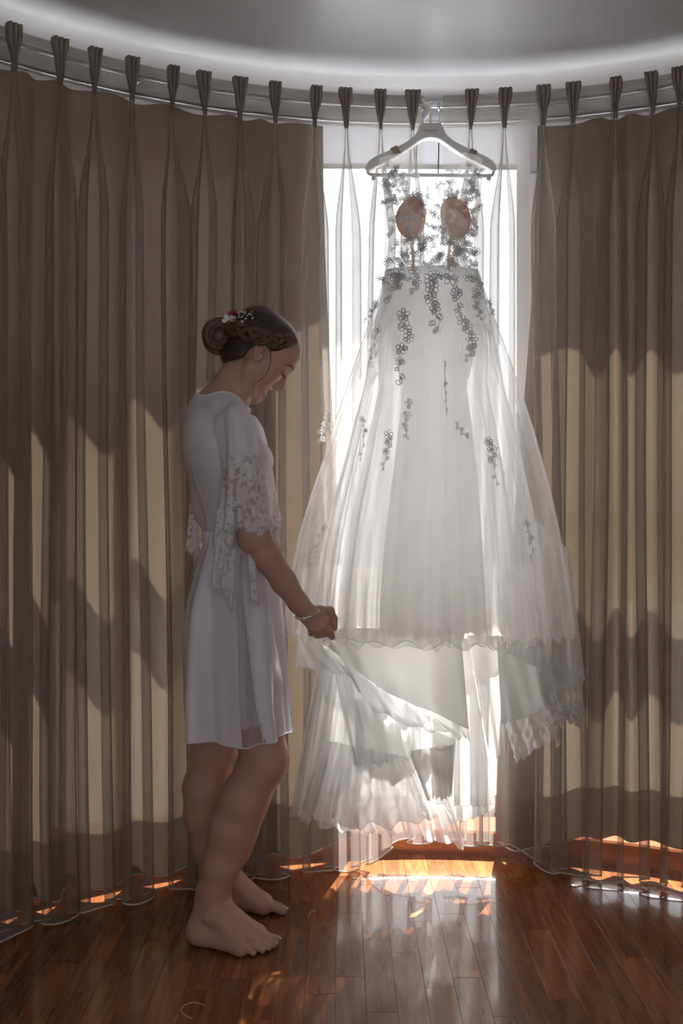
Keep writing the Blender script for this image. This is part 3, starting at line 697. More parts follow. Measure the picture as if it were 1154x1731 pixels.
def sprig(path, r, rg, nfl=2, leafs=5, curl=False):
    """pixel-plane pattern of one applique following path"""
    P = catmull(path, 40); out = []; out += stem_(path, 1.0)
    for k in range(nfl):
        i = int(4+(36-6)*k/max(1, nfl)); rr = r*(1-.30*k/max(1, nfl))*rg.uniform(.85, 1.1)
        out += flower(P[i]+rg.uniform(-2, 2, 2), rr, rg.uniform(0, 6), int(rg.integers(5, 8)), rg.uniform() < .2)
    for k in range(leafs):
        i = int(3+34*(k+.5)/leafs); T = P[min(39, i+1)]-P[i-1]; a = atan2(T[1], T[0]); s = 1 if k % 2 else -1
        base = P[i]
        out += leaf(base, r*rg.uniform(.8, 1.2), a+s*rg.uniform(.6, 1.1))
        if k % 2 == 0: out += leaf(base+np.array([cos(a), sin(a)])*r*.4, r*rg.uniform(.5, .8), a+s*rg.uniform(.4, .8))
    if curl: out += stem_([P[-1], P[-1]+[r*.3, r*.5], P[-1]+[-r*.2, r*.9], P[-1]+[-r*.6, r*.5], P[-1]+[-r*.3, r*.2]], 1.6)
    out += leaf(P[-1], r*.8, atan2(*(P[-1]-P[-4])[::-1]))
    return out
def bvh(V, closed=True):
    nv, nu = V.shape[:2]; return BVHTree.FromPolygons([tuple(p) for p in V.reshape(-1, 3)], [tuple(f) for f in gridf(nu, nv, closed).tolist()])
B_out, B_bod, B_in = bvh(V_out), bvh(V_bod), bvh(V_in)
def cast(tree, px, py, back=False):
    o = Vector((0, 0, EYE)); d = Vector(pt(px, py, 1.0))-o; d.normalize()
    h = tree.ray_cast(o, d)
    if back and h[0] is not None:
        h2 = tree.ray_cast(h[0]+d*.03, d)
        if h2[0] is not None: h = h2
    return None if h[0] is None else np.array(h[0])-np.array(d)*.0022
def lay(pattern, tree, mat, back=False, dflt=2.85, thick=.0009):
    V2, F = join([(np.concatenate([np.asarray(p), np.zeros((len(p), 1))], 1), f) for p, f in pattern])
    c = V2[:, :2].mean(0); base = cast(tree, *c, back); D0 = base[1] if base is not None else dflt
    P = []
    for x, y, _ in V2:
        h = cast(tree, x, y, back)
        if h is None or abs(h[1]-D0) > .10: h = pt(x, y, D0)
        P.append(h)
    P = np.array(P); n = len(P); Q = P+np.array([0, -thick, 0])
    mk('lace_applique', np.concatenate([P, Q]), [f[::-1] for f in F]+[[i+n for i in f] for f in F], mat, dress)
rg = np.random.default_rng(21)
front = [([(672, 462), (672, 480), (655, 502)], 12, 2, 5, 1), ([(700, 460), (704, 478), (698, 492)], 10, 2, 4, 0), ([(722, 462), (732, 485), (728, 505), (737, 528), (735, 556)], 13, 4, 8, 0),
    ([(760, 468), (772, 482), (772, 510), (776, 526)], 12, 2, 6, 1), ([(806, 488), (804, 512), (812, 536)], 9, 3, 6, 0), ([(634, 512), (628, 528), (617, 542)], 7, 2, 4, 0),
    ([(684, 520), (681, 545), (690, 570), (677, 595), (674, 622), (676, 640)], 12, 5, 9, 1), ([(780, 536), (788, 552), (798, 575), (796, 592), (790, 606)], 11, 4, 8, 0),
    ([(690, 676), (686, 700), (684, 722), (688, 738)], 8, 3, 6, 0), ([(612, 706), (616, 730), (610, 775)], 6, 2, 6, 0), ([(658, 732), (656, 755), (648, 790)], 8, 3, 6, 0),
    ([(768, 712), (776, 725), (788, 738)], 7, 0, 5, 0), ([(824, 742), (832, 760), (832, 780), (840, 815)], 9, 3, 6, 0), ([(548, 888), (540, 905), (536, 925), (528, 946)], 7, 3, 6, 0),
    ([(888, 880), (893, 900), (900, 922), (897, 948)], 7, 2, 6, 0), ([(752, 610), (752, 650), (755, 700)], 4, 2, 7, 0), ([(640, 552), (632, 580), (624, 610)], 6, 1, 5, 0), ([(740, 560), (742, 540)], 6, 1, 2, 0),
    ([(660, 466), (690, 470)], 9, 2, 4, 0), ([(735, 466), (760, 470)], 8, 2, 4, 0), ([(790, 466), (812, 478)], 9, 2, 4, 0), ([(640, 470), (655, 480)], 8, 1, 3, 0), ([(826, 510), (834, 530)], 6, 1, 4, 0)]
for pth, r, nf_, nl, cu in front: lay(sprig(pth, r, rg, nf_, nl, cu), B_out, M['lace'])
pale = [([(645, 540), (635, 580), (630, 640)], 13, 3, 7), ([(712, 530), (716, 560)], 12, 2, 4), ([(765, 575), (764, 590)], 10, 1, 4), ([(800, 510), (808, 545), (825, 560)], 12, 3, 6), ([(690, 735), (688, 760), (692, 790)], 11, 3, 6),
    ([(556, 700), (550, 722), (540, 742)], 11, 2, 5), ([(836, 770), (848, 800)], 9, 2, 5), ([(655, 520), (668, 495)], 11, 2, 4), ([(757, 660), (758, 720), (760, 800)], 5, 2, 9), ([(606, 880), (604, 930)], 6, 2, 5), ([(874, 700), (880, 740)], 7, 2, 5)]
for pth, r, nf_, nl in pale: lay(sprig(pth, r, rg, nf_, nl), B_in if 600 < pth[0][0] < 850 else B_out, M['lace_pale'], True)
cells = [(652, 282), (668, 290), (655, 305), (675, 306), (660, 328), (680, 322), (664, 345), (672, 370), (660, 392), (668, 415), (662, 440), (680, 448), (680, 430), (700, 440), (712, 425), (716, 445), (728, 402), (730, 382), (728, 420),
    (730, 446), (742, 432), (750, 450), (765, 446), (772, 430), (788, 440), (797, 448), (798, 425), (786, 410), (798, 395), (752, 402), (768, 402), (690, 405), (706, 402), (800, 372), (806, 352), (794, 325), (800, 302), (806, 288), (790, 285), (797, 312),
    (722, 326), (708, 336), (740, 318), (756, 308), (745, 350), (735, 365), (716, 352), (706, 345), (758, 335), (770, 330), (690, 335), (678, 298)]
for k in range(55):
    y = rg.uniform(285, 452); x = rg.uniform(interp(by, bl, max(300, y))+3, interp(by, br, max(300, y))-3)
    if not (y < 400 and abs(x-728) < 26-(y-285)*.12): cells.append((x, y))
for k, (x, y) in enumerate(cells):
    a = rg.uniform(0, 6.28); L = rg.uniform(6, 11)
    lay(sprig([(x-L*cos(a), y-L*sin(a)), (x+rg.uniform(-2, 2), y), (x+L*cos(a), y+L*sin(a))], rg.uniform(5.5, 8.5), rg, int(rg.integers(1, 3)), 4), B_bod, M['lace'] if k % 3 else M['lace_pale'], dflt=2.86)
for cxp in (694, 770):
    for k, (ox, oy) in enumerate(((-7, -20), (8, -16), (-11, -2), (5, 2), (14, -4), (-5, 15), (9, 17), (1, 27))):
        a = rg.uniform(0, 6.28); x, y = cxp+ox, 368+oy
        pat = sprig([(x-6*cos(a), y-6*sin(a)), (x, y), (x+7*cos(a), y+7*sin(a))], 7.0, rg, 1, 4)
        V2, F = join([(np.concatenate([np.asarray(p), np.zeros((len(p), 1))], 1), f) for p, f in pat])
        P = []
        for X, Y, _ in V2:
            rr = min(1, ((X-cxp)/25.5)**2+((Y-369)/36)**2); P.append(pt(X, Y, 2.845-.045*sqrt(1-rr)-.003))
        mk('lace_applique', P, F, M['lace_cup'], dress)
# ---------------------------------------------------------------- the woman: one continuous body grown from blended volumes
I3 = np.eye(3)
def rc(a, b, ra, rb, k=.01, fr=None, sub=False):
    a, b = np.array(a, float), np.array(b, float)
    if fr is not None: a, b = fr[0]+fr[1]@(a*fr[2]), fr[0]+fr[1]@(b*fr[2]); ra *= fr[2]; rb *= fr[2]
    ba = b-a; L2 = max(1e-12, ba@ba)
    def f(p):
        q = p-a; t = np.clip((q@ba)/L2, 0, 1)
        return np.linalg.norm(q-t[:, None]*ba, axis=1)-(ra+(rb-ra)*t)
    return (f, (a+b)/2, np.linalg.norm(ba)/2+max(ra, rb), k, sub)
def el(c, r, k=.01, R=None, fr=None, sub=False):
    c = np.array(c, float); r = np.array(r, float); R = I3 if R is None else np.array(R)
    if fr is not None: c = fr[0]+fr[1]@(c*fr[2]); R = fr[1]@R; r = r*fr[2]
    def f(p):
        q = (p-c)@R; k0 = np.linalg.norm(q/r, axis=1); k1 = np.linalg.norm(q/(r*r), axis=1)+1e-9
        return k0*(k0-1)/k1
    return (f, c, r.max(), k, sub)
def chain(P, rs, k=.01):
    return [rc(P[i], P[i+1], rs[i], rs[i+1], k) for i in range(len(P)-1)]
def rotz(a): return np.array([[cos(a), -sin(a), 0], [sin(a), cos(a), 0], [0, 0, 1]])
def roty(a): return np.array([[cos(a), 0, sin(a)], [0, 1, 0], [-sin(a), 0, cos(a)]])
def smin(a, b, k):
    h = np.maximum(k-np.abs(a-b), 0)/k
    return np.minimum(a, b)-h*h*k*.25
def smax(a, b, k): return -smin(-a, -b, k)
def mesh_field(groups, xs, ys, zs, gk=.01, post=None, B=8):
    """surface nets over a rectilinear grid; exact values only in blocks near the surface"""
    def pad(a):
        n = (-len(a)) % B
        return np.concatenate([a, a[-1]+(a[-1]-a[-2])*np.arange(1, n+1)]) if n else a
    xs, ys, zs = pad(xs), pad(ys), pad(zs); nx, ny, nz = len(xs), len(ys), len(zs)
    def evaluate(P, ctr=None, rad=None):
        """P (m, n, 3) blocks of points; whole prims are skipped for far blocks"""
        m, n = P.shape[:2]; D = np.full((m, n), 9.0)
        for gi, (prims, g_k) in enumerate(groups):
            d = np.full((m, n), 9.0)
            for f, c, r, k, sub in prims:
                idx = np.arange(m) if ctr is None else np.nonzero(np.linalg.norm(ctr-c, axis=1) < r+rad+k+.015)[0]
                if not len(idx): continue
                v = f(P[idx].reshape(-1, 3)).reshape(len(idx), n)
                d[idx] = smax(d[idx], -v, k) if sub else smin(d[idx], v, k)
            D = d if gi == 0 else smin(D, d, g_k)
        return post(P.reshape(-1, 3), D.ravel()).reshape(m, n) if post else D
    bx, by_, bz = nx//B, ny//B, nz//B
    cx_, cy_, cz_ = [a.reshape(-1, B).mean(1) for a in (xs, ys, zs)]
    C3 = np.stack(np.meshgrid(cx_, cy_, cz_, indexing='ij'), -1).reshape(-1, 3)
    hx = max(np.diff(xs).max(), np.diff(ys).max(), np.diff(zs).max())*B/2
    rad = hx*1.75
    cv = evaluate(C3[None])[0]
    near = np.nonzero(np.abs(cv) < rad*1.35+.012)[0]
    G = np.repeat(np.repeat(np.repeat(np.where(cv < 0, -1, 1).reshape(bx, by_, bz).astype(np.float32), B, 0), B, 1), B, 2)
    ii, jj, kk = np.unravel_index(near, (bx, by_, bz))
    for s in range(0, len(near), 600):
        i, j, k = ii[s:s+600], jj[s:s+600], kk[s:s+600]; ar = np.arange(B)
        X = xs[i[:, None]*B+ar]; Y = ys[j[:, None]*B+ar]; Z = zs[k[:, None]*B+ar]; m = len(i)
        P = np.empty((m, B, B, B, 3)); P[..., 0] = X[:, :, None, None]; P[..., 1] = Y[:, None, :, None]; P[..., 2] = Z[:, None, None, :]
        v = evaluate(P.reshape(m, -1, 3), C3[near[s:s+600]], rad).reshape(m, B, B, B)
        for q in range(m): G[i[q]*B:i[q]*B+B, j[q]*B:j[q]*B+B, k[q]*B:k[q]*B+B] = v[q]
    S_ = (G < 0).astype(np.int8)
    c = S_[:-1, :-1, :-1].copy()
    for o in ((1,0,0),(0,1,0),(0,0,1),(1,1,0),(1,0,1),(0,1,1),(1,1,1)): c += S_[o[0]:nx-1+o[0], o[1]:ny-1+o[1], o[2]:nz-1+o[2]]
    act = np.argwhere((c > 0) & (c < 8))
    ID = np.full((nx-1, ny-1, nz-1), -1, np.int32); ID[tuple(act.T)] = np.arange(len(act))
    acc = np.zeros((len(act), 3)); cnt = np.zeros(len(act)); ax = (xs, ys, zs)
    for d in range(3):
        o1, o2 = [q for q in range(3) if q != d]
        for u in (0, 1):
            for w in (0, 1):
                a = act.copy(); a[:, o1] += u; a[:, o2] += w; b = a.copy(); b[:, d] += 1
                va, vb = G[tuple(a.T)], G[tuple(b.T)]; mk_ = (va < 0) != (vb < 0)
                t = np.where(mk_, va/(va-vb+1e-20), 0)
                p = np.stack([ax[q][a[:, q]] for q in range(3)], -1); p[:, d] += t*(ax[d][b[:, d]]-ax[d][a[:, d]])
                acc += p*mk_[:, None]; cnt += mk_
    V = acc/cnt[:, None]; F = []
    for d in range(3):
        o1, o2 = [(1, 2), (2, 0), (0, 1)][d]
        sl0 = [slice(None)]*3; sl1 = [slice(None)]*3; sl0[d] = slice(0, -1); sl1[d] = slice(1, None)
        ch = S_[tuple(sl0)] != S_[tuple(sl1)]
        e = np.argwhere(ch); e = e[(e[:, o1] > 0) & (e[:, o2] > 0) & (e[:, o1] < (nx, ny, nz)[o1]-1) & (e[:, o2] < (nx, ny, nz)[o2]-1)]
        neg = G[tuple(e.T)] < 0
        q = []
        for u, w in ((1, 1), (0, 1), (0, 0), (1, 0)):
            a = e.copy(); a[:, o1] -= u; a[:, o2] -= w; q.append(ID[tuple(a.T)])
        q = np.stack(q, -1); q[~neg] = q[~neg][:, ::-1]; F.append(q[(q >= 0).all(1)])
    return V, np.concatenate(F)
YM = 2.563
HO = pt(444, 604, YM); HR = np.array([[.777, 0, .629], [0, 1, 0], [-.629, 0, .777]]); HS = 1.02
HF = (HO, HR, HS)
def head_local(P): return (P-HO)@HR/HS
def hd_w(p): return HO+HR@(np.array(p, float)*HS)
def hrc(a, b, ra, rb, k=.006, sub=False): return rc(a, b, ra, rb, k, HF, sub)
def hel(c, r, k=.006, R=None, sub=False): return el(c, r, k, R, HF, sub)
head = [hel((-.02, 0, .03), (.085, .068, .075)), hel((.03, 0, .035), (.051, .058, .052), .02), hel((.028, 0, -.02), (.046, .055, .060), .02),
        hel((.018, 0, -.06), (.036, .044, .040), .02)]
for s in (-1, 1):
    head += [hrc((-.004, s*.050, -.030), (.028, s*.030, -.088), .013, .012, .02), hrc((.028, s*.030, -.088), (.047, 0, -.090), .012, .0150, .015),
             hel((.046, s*.036, -.024), (.021, .019, .020), .015), hrc((.062, s*.030, .021), (.074, s*.006, .021), .0085, .0080, .012)]
head += [hel((.045, 0, -.056), (.0185, .029, .028), .012)]
head += [hel((.0805, s*.032, .003), (.011, .014, .0085), .008, None, True) for s in (-1, 1)]
head += [hrc((.066, 0, .010), (.0835, 0, -.031), .0085, .0088, .010), hel((.0835, 0, -.0335), (.0090, .0085, .0085), .005), hrc((.0815, 0, -.036), (.062, 0, -.037), .0065, .0065, .006)]
for s in (-1, 1):
    head += [hel((.0735, s*.0118, -.0365), (.0100, .0065, .0078), .005), hel((.0775, s*.0068, -.0445), (.0055, .0034, .0042), .003, None, True),
             hel((.0625, s*.0305, .002), (.0122, .0140, .0118), .003)]
head += [hel((.0615, 0, -.0615), (.013, .0240, .0075), .004, None, True), hel((.0455, 0, -.0605), (.0150, .0225, .0085), .002)]
def lip(zc, zm, fm, r): return [[(.0455, s*.0280, zc), (.0575, s*.014, (zc+zm)/2+(.0005)), r*.75, r] for s in (-1, 1)]+[[(.0575, s*.014, (zc+zm)/2+.0005), (fm, 0, zm), r, r*1.05] for s in (-1, 1)]
lips = lip(-.0535, -.0500, .0630, .0048)+lip(-.0570, -.0735, .0622, .0057)
head += [hrc(*q, .004) for q in lips]
for s in (-1, 1):
    Re = rotz(s*.38)@roty(-.42)
    head += [hel((-.006, s*.072, .003), (.0165, .0058, .0285), .006, Re), hel((.000, s*.0775, .003), (.0085, .0070, .0165), .003, Re, True),
             hel((.005, s*.0715, -.004), (.006, .005, .007), .004), hel((-.0005, s*.0725, -.019), (.007, .0045, .008), .004)]
    head += [hrc((-.011, s*.0765, .029), (-.020, s*.0775, .012), .0028, .0028, .002), hrc((-.020, s*.0775, .012), (-.013, s*.0755, -.012), .0028, .0026, .002), hrc((-.011, s*.0765, .029), (.003, s*.0735, .022), .0028, .0022, .002)]
N0, N1 = pt(366, 702, YM), pt(406, 632, YM)
torso = [rc(N1, N0, .050, .058, .03), el(pt(386, 792, YM), (.090, .140, .145), .05), el(pt(401, 900, YM), (.066, .108, .10), .05), el(pt(394, 1005, YM), (.088, .142, .115), .06),
         el(pt(368, 1030, YM)+[0, -.07, 0], (.062, .068, .075), .04), el(pt(368, 1030, YM)+[0, .07, 0], (.062, .068, .075), .04),
         el(pt(426, 778, YM)+[0, -.07, 0], (.046, .052, .05), .03), el(pt(426, 778, YM)+[0, .07, 0], (.046, .052, .05), .03),
         rc(N0+[0, 0, .0], pt(390, 727, 2.42), .044, .042, .04), rc(N0, np.array([-.285, 2.71, 1.290]), .044, .042, .04),
         rc(N1*.5+N0*.5, pt(372, 705, 2.47), .035, .035, .03), rc(N1*.5+N0*.5, pt(372, 705, 2.47)*[1, 0, 1]+[0, 2.656, 0], .035, .035, .03),
         rc(pt(362, 700, YM), pt(358, 860, YM), .045, .042, .05)]
# sternomastoid and collar bone
torso += [rc(hd_w((.000, -.050, -.055)), pt(404, 705, 2.55), .011, .010, .02), rc(hd_w((.000, .050, -.055)), pt(404, 705, 2.576), .011, .010, .02)]
SH = pt(391, 727, 2.415); EL_ = pt(431, 906, 2.375); WR = pt(521, 1038, 2.452)
arm_r = chain([SH, SH*.5+EL_*.5, EL_], [.042, .039, .036], .012)+chain([EL_, pt(451, 938, 2.390), pt(480, 984, 2.418), pt(505, 1020, 2.440), WR], [.036, .0355, .0300, .0245, .0230], .012)+[el(pt(419, 912, 2.372), (.022, .022, .024), .02)]
mcp = {'index': pt(551, 1050, 2.452), 'middle': pt(546, 1059, 2.450), 'ring': pt(537, 1063, 2.449), 'little': pt(527, 1062, 2.450)}
for n_, r_ in (('index', .0125), ('middle', .0125), ('ring', .012), ('little', .011)): arm_r.append(rc(WR, mcp[n_], .0205, r_, .010))
arm_r += chain([pt(524, 1038, 2.462), pt(540, 1033, 2.468), pt(558, 1032, 2.478), pt(564, 1046, 2.486), pt(565.5, 1062, 2.482)], [.016, .0135, .0100, .0092, .0078], .006)
arm_r += chain([mcp['index'], pt(557, 1066, 2.452), pt(561.5, 1077, 2.466)], [.0112, .0095, .0082], .004)
arm_r += chain([mcp['middle'], pt(550, 1071, 2.466), pt(545, 1073, 2.489), pt(538, 1065, 2.492)], [.0108, .0088, .0080, .0072], .004)
arm_r += chain([mcp['ring'], pt(540, 1073, 2.465), pt(535, 1074, 2.486), pt(530, 1065, 2.490)], [.0104, .0086, .0078, .0070], .004)
arm_r += chain([mcp['little'], pt(529, 1070, 2.463), pt(525.5, 1071, 2.480), pt(523, 1063, 2.484)], [.0094, .0076, .0070, .0062], .004)
for n_ in ('index', 'middle', 'ring', 'little'):
    arm_r += [el(mcp[n_]+[0, -.009, .001], (.0075, .005, .0075), .006), rc(WR*.6+mcp[n_]*.4+[0, -.0125, 0], mcp[n_]+[0, -.0105, 0], .0030, .0030, .006)]
ELL, WRL = np.array([-.212, 2.775, 1.03]), pt(468, 1043, 2.705)
arm_l = chain([np.array([-.285, 2.715, 1.287]), ELL, ELL*.5+WRL*.5, WRL], [.042, .036, .033, .023], .012)
for q, r_ in ((0, .0095), (1, .009), (2, .009), (3, .008)):
    b_ = pt(472-q*3, 1060+q*2, 2.690+q*.014); t_ = pt(481-q*4, 1070+q*2, 2.692+q*.012); arm_l += [rc(WRL, b_, .02, .012, .01)]+chain([b_, t_], [r_+.001, r_-.001], .004)
arm_l += chain([WRL, pt(476, 1052, 2.685), pt(482, 1066, 2.688)], [.016, .011, .008], .006)
def foot(x0, y0, ankle, toes, ballm, balll, s):
    """s = -1: outer side towards the camera"""
    g = [el((x0, y0, .034), (.037, .031, .036), .02), rc((x0-.004, y0, .036), np.array(ankle)+[-.014, 0, .02], .024, .020, .02),
         rc(np.array(ankle)+[.018, 0, .012], ballm, .032, .0235, .02), rc(np.array(ankle)+[.022, s*.012, .0], balll, .030, .017, .02), rc((x0, y0+s*.008, .026), balll, .026, .017, .02),
         rc((x0+.02, y0-s*.010, .034), ballm, .024, .024, .02), el(np.array(ankle)+[-.002, s*.030, -.002], (.012, .010, .012), .012), el(np.array(ankle)+[.004, -s*.030, .006], (.013, .010, .013), .012)]
    for i, (t, r) in enumerate(zip(toes, (.0125, .0092, .0086, .0082, .0080))):
        t = np.array(t, float); u = i/4; b = np.array(ballm)*(1-u)+np.array(balll)*u; b[2] = .020-.004*u+.006*(i == 0)
        m = b*.42+t*.58; m[2] = .019 if i else .020
        g += [rc(b, m, .0125 if i else .016, r*.95, .006), rc(m, t, r*.92, r, .0035)]
    return g
AR = np.array([-.327, 2.498, .078])
leg_r = chain([pt(398, 1010, 2.475), pt(424, 1150, 2.482), pt(446, 1284, 2.488), pt(411, 1352, 2.492), pt(391, 1402, 2.495), pt(373, 1464, 2.498), pt(362, 1508, 2.498), AR], [.076, .070, .0565, .0565, .0545, .0455, .0375, .0345], .02)
leg_r += [el(pt(461, 1287, 2.485), (.030, .036, .042), .03), rc(pt(440, 1322, 2.490), pt(404, 1440, 2.495), .026, .026, .03), rc(pt(344, 1500, 2.50), (-.362, 2.50, .045), .014, .014, .02)]
leg_r += foot(-.352, 2.50, AR, [(-.1655, 2.490, .0125), (-.1690, 2.470, .0095), (-.1790, 2.456, .0090), (-.1935, 2.442, .0085), (-.2150, 2.429, .0082)], (-.212, 2.484, .026), (-.247, 2.436, .018), -1)
AL = np.array([-.322, 2.692, .080])
leg_l = chain([pt(390, 1000, 2.655), pt(372, 1140, 2.665), pt(361, 1262, 2.675), pt(346, 1332, 2.680), pt(345, 1376, 2.683), pt(353, 1428, 2.687), pt(363, 1475, 2.690), AL], [.076, .070, .056, .0565, .0525, .0445, .0375, .0345], .02)
leg_l += [el(pt(377, 1264, 2.672), (.028, .036, .040), .03), rc(pt(366, 1300, 2.678), pt(372, 1420, 2.686), .026, .026, .03)]
leg_l += foot(-.350, 2.694, AL, [(-.1570, 2.662, .0125), (-.1610, 2.686, .0095), (-.1700, 2.702, .0090), (-.1840, 2.716, .0085), (-.2030, 2.729, .0082)], (-.210, 2.672, .026), (-.243, 2.722, .018), 1)
def floor_cut(p, d): return smax(d, .0012-p[:, 2], .004)
ax_z = np.concatenate([np.arange(-.01, .12, .0022), np.arange(.12, .73, .0042), np.arange(.73, .865, .0022), np.arange(.865, 1.335, .0045), np.arange(1.335, 1.60, .0018)])
BV, BF = mesh_field([(torso, 0), (head, .016), (arm_r, .012), (arm_l, .012), (leg_r, .012), (leg_l, .012)], np.arange(-.44, .01, .0023), np.arange(2.32, 2.83, .0023), ax_z, post=floor_cut)
# light smoothing of the voxel surface away from fine features
def smooth_mesh(V, F, it, w):
    E = np.concatenate([F[:, [0, 1]], F[:, [1, 2]], F[:, [2, 3]], F[:, [3, 0]]])
    deg = np.bincount(E.ravel(), minlength=len(V)).astype(float)
    for _ in range(it):
        A = np.stack([np.bincount(E[:, 0], V[E[:, 1], q], len(V))+np.bincount(E[:, 1], V[E[:, 0], q], len(V)) for q in range(3)], -1)/deg[:, None]
        V = V+(A-V)*w[:, None]
    return V
hl = head_local(BV)
fine = (np.abs(hl-[.06, 0, -.02]).max(1) < .055) | (np.abs(hl-[0, 0, 0])[:, [0, 2]].max(1) < .035)
BV = smooth_mesh(BV, BF, 4, np.where(fine, .15, .5))
hl = head_local(BV)
SKIN = np.array([.50, .275, .20])
tint = np.tile(SKIN, (len(BV), 1))
def seg_d(P, a, b):
    a, b = np.array(a), np.array(b); ba = b-a; t = np.clip(((P-a)@ba)/(ba@ba), 0, 1); return np.linalg.norm(P-a-t[:, None]*ba, axis=1)
def paint(mask, col): tint[:] = tint*(1-mask[:, None])+np.array(col)*mask[:, None]
inface = (hl[:, 0] > .02) & (np.abs(hl).max(1) < .12)
dl = np.min([seg_d(hl, q[0], q[1])-max(q[2], q[3]) for q in lips], axis=0)
ck = np.exp(-(np.linalg.norm((hl-[.060, 0, -.024])*[1, 0, 1], axis=1)/.020)**2)*(np.abs(hl[:, 1]) > .022)*inface
paint(np.clip(ck*.35, 0, 1), (.47, .20, .155))
paint(np.clip(1-(dl-.0012)/.0014, 0, 1)*inface*(hl[:, 0] > .044), (.40, .12, .12))
th_ = (np.abs(hl[:, 2]+.0605) < .0078) & (np.abs(hl[:, 1]) < .0225) & (hl[:, 0] > .046) & (hl[:, 0] < .0612) & (dl > .0012) & (hl[:, 2] < -.0545) & (hl[:, 2] > -.0675)
paint(th_.astype(float), (.80, .77, .72))
for s in (-1, 1):
    e = np.linalg.norm((hl-[.072, s*.0305, .004])/[.010, .017, .009], axis=1); paint(np.clip(1.25-e, 0, 1)*inface*.6, (.26, .15, .13))
M['skin'] = principled('skin', SKIN, .48, attr='tint', spec=.35)
woman = empty('person', (-.28, 2.58, 0)); tag(woman, 'barefoot woman in a short white lace robe, head bowed, holding the dress hem', 'person')
mk('body', BV, BF, M['skin'], woman, col=tint)
# ---- hair
def hairmat(name, c1, c2, attr=None):
    m, nt, out = newmat(name); p = nd(nt, 'ShaderNodeBsdfPrincipled'); p.inputs['Roughness'].default_value = .34; p.inputs['Specular IOR Level'].default_value = .55
    if attr: v = nd(nt, 'ShaderNodeVertexColor', layer_name='tint').outputs[0]
    else: v = nd(nt, 'ShaderNodeTexCoord').outputs['UV']
    mp = nd(nt, 'ShaderNodeMapping'); mp.inputs['Scale'].default_value = (130, 3, 1) if attr else (26, 3, 1); link(nt, v, mp.inputs[0])
    nz = nd(nt, 'ShaderNodeTexNoise'); nz.inputs['Scale'].default_value = 1; nz.inputs['Detail'].default_value = 3; link(nt, mp.outputs[0], nz.inputs['Vector'])
    r = nd(nt, 'ShaderNodeValToRGB'); r.color_ramp.elements[0].position = .35; r.color_ramp.elements[1].position = .7
    r.color_ramp.elements[0].color = (*c1, 1); r.color_ramp.elements[1].color = (*c2, 1); link(nt, nz.outputs[0], r.inputs[0]); link(nt, r.outputs[0], p.inputs['Base Color'])
    b = nd(nt, 'ShaderNodeBump'); b.inputs['Strength'].default_value = .5; b.inputs['Distance'].default_value = .0025; link(nt, nz.outputs[0], b.inputs['Height']); link(nt, b.outputs[0], p.inputs['Normal'])
    link(nt, p.outputs[0], out.inputs[0]); return m
M['hair'] = hairmat('dark_brown_hair', (.018, .010, .008), (.070, .038, .026), True)
M['strand'] = hairmat('brown_hair_strand', (.030, .016, .011), (.22, .12, .075))
hair = [hel((-.010, 0, .025), (.085, .0725, .085)), hel((-.055, 0, .035), (.062, .068, .072), .02), hel((-.045, 0, -.030), (.052, .059, .053), .02), hel((-.116, 0, -.030), (.037, .043, .043), .012)]
def hair_cut(p, d):
    q = head_local(p); f, u = q[:, 0], q[:, 2]
    h = np.where(f > .012, .018+(f-.012)*.80, .018+(f-.012)*1.22)
    h = np.where(np.abs(f+.004) < .026, np.maximum(h, .034-((f+.004)/.026)**2*.030*(f > -.004)-((f+.004)/.026)**2*.045*(f <= -.004)), h)
    bun = np.linalg.norm(q-[-.116, 0, -.030], axis=1) < .06
    return np.where(bun & (f < -.075), d, smax(d, (h-u)*.7, .006))
hb_ = hd_w((-.03, 0, .02))
HV, HFc = mesh_field([(hair, 0)], np.arange(hb_[0]-.17, hb_[0]+.15, .0022), np.arange(YM-.09, YM+.09, .0022), np.arange(hb_[2]-.14, hb_[2]+.16, .0022), post=hair_cut)
HV = smooth_mesh(HV, HFc, 2, np.full(len(HV), .5))
q = head_local(HV); axd = np.array([.19, 0, .09]); axd /= np.linalg.norm(axd); o_ = np.array([-.116, 0, -.03]); r = q-o_; al = r@axd; pr = r-al[:, None]*axd; e2 = np.cross(axd, [0, 1, 0])
ang = np.arctan2(np.abs(pr[:, 1]), pr@e2)/6.28+.5
hairo = mk('hair', HV, HFc, M['hair'], woman, col=np.stack([ang, al*4+.5, np.zeros(len(al))], -1))
hbvh = BVHTree.FromPolygons([tuple(p) for p in HV], [tuple(int(i) for i in f) for f in HFc])
def on_hair(px, py, off=0.0):
    o = Vector((0, 0, EYE)); d = (Vector(pt(px, py, 1.0))-o).normalized(); h = hbvh.ray_cast(o, d)
    if h[0] is None: return pt(px, py, YM-.03)
    return np.array(h[0])+np.array(h[1])*off*(1 if h[1].dot(d) < 0 else -1)
def uvtube(P, r, n=7):
    V, F = tube(P, r, n, False); k = len(P)
    uv = np.stack([np.tile(np.arange(n)/n, k), np.repeat(np.arange(k)/6.0, n)], -1)
    return V, F, uv
def bundle(paths):
    Vs, Fs, Us, b = [], [], [], 0
    for P, r in paths:
        V, F, u = uvtube(P, r); Vs.append(V); Fs += [[i+b for i in f] for f in F]; Us.append(u+np.array([b*.37, 0])); b += len(V)
    return np.concatenate(Vs), Fs, np.concatenate(Us)
bp = [(499, 578), (493, 576), (484, 576), (468, 577), (452, 575), (436, 570), (418, 563), (402, 557), (388, 556)]
bp = catmull(np.array(bp, float), 120); ctr = np.array([on_hair(x, y, .002) for x, y in bp]); 
for _ in range(4): ctr[1:-1] = (ctr[:-2]+ctr[1:-1]*2+ctr[2:])/4
T = np.gradient(ctr, axis=0); T /= np.linalg.norm(T, axis=1)[:, None]
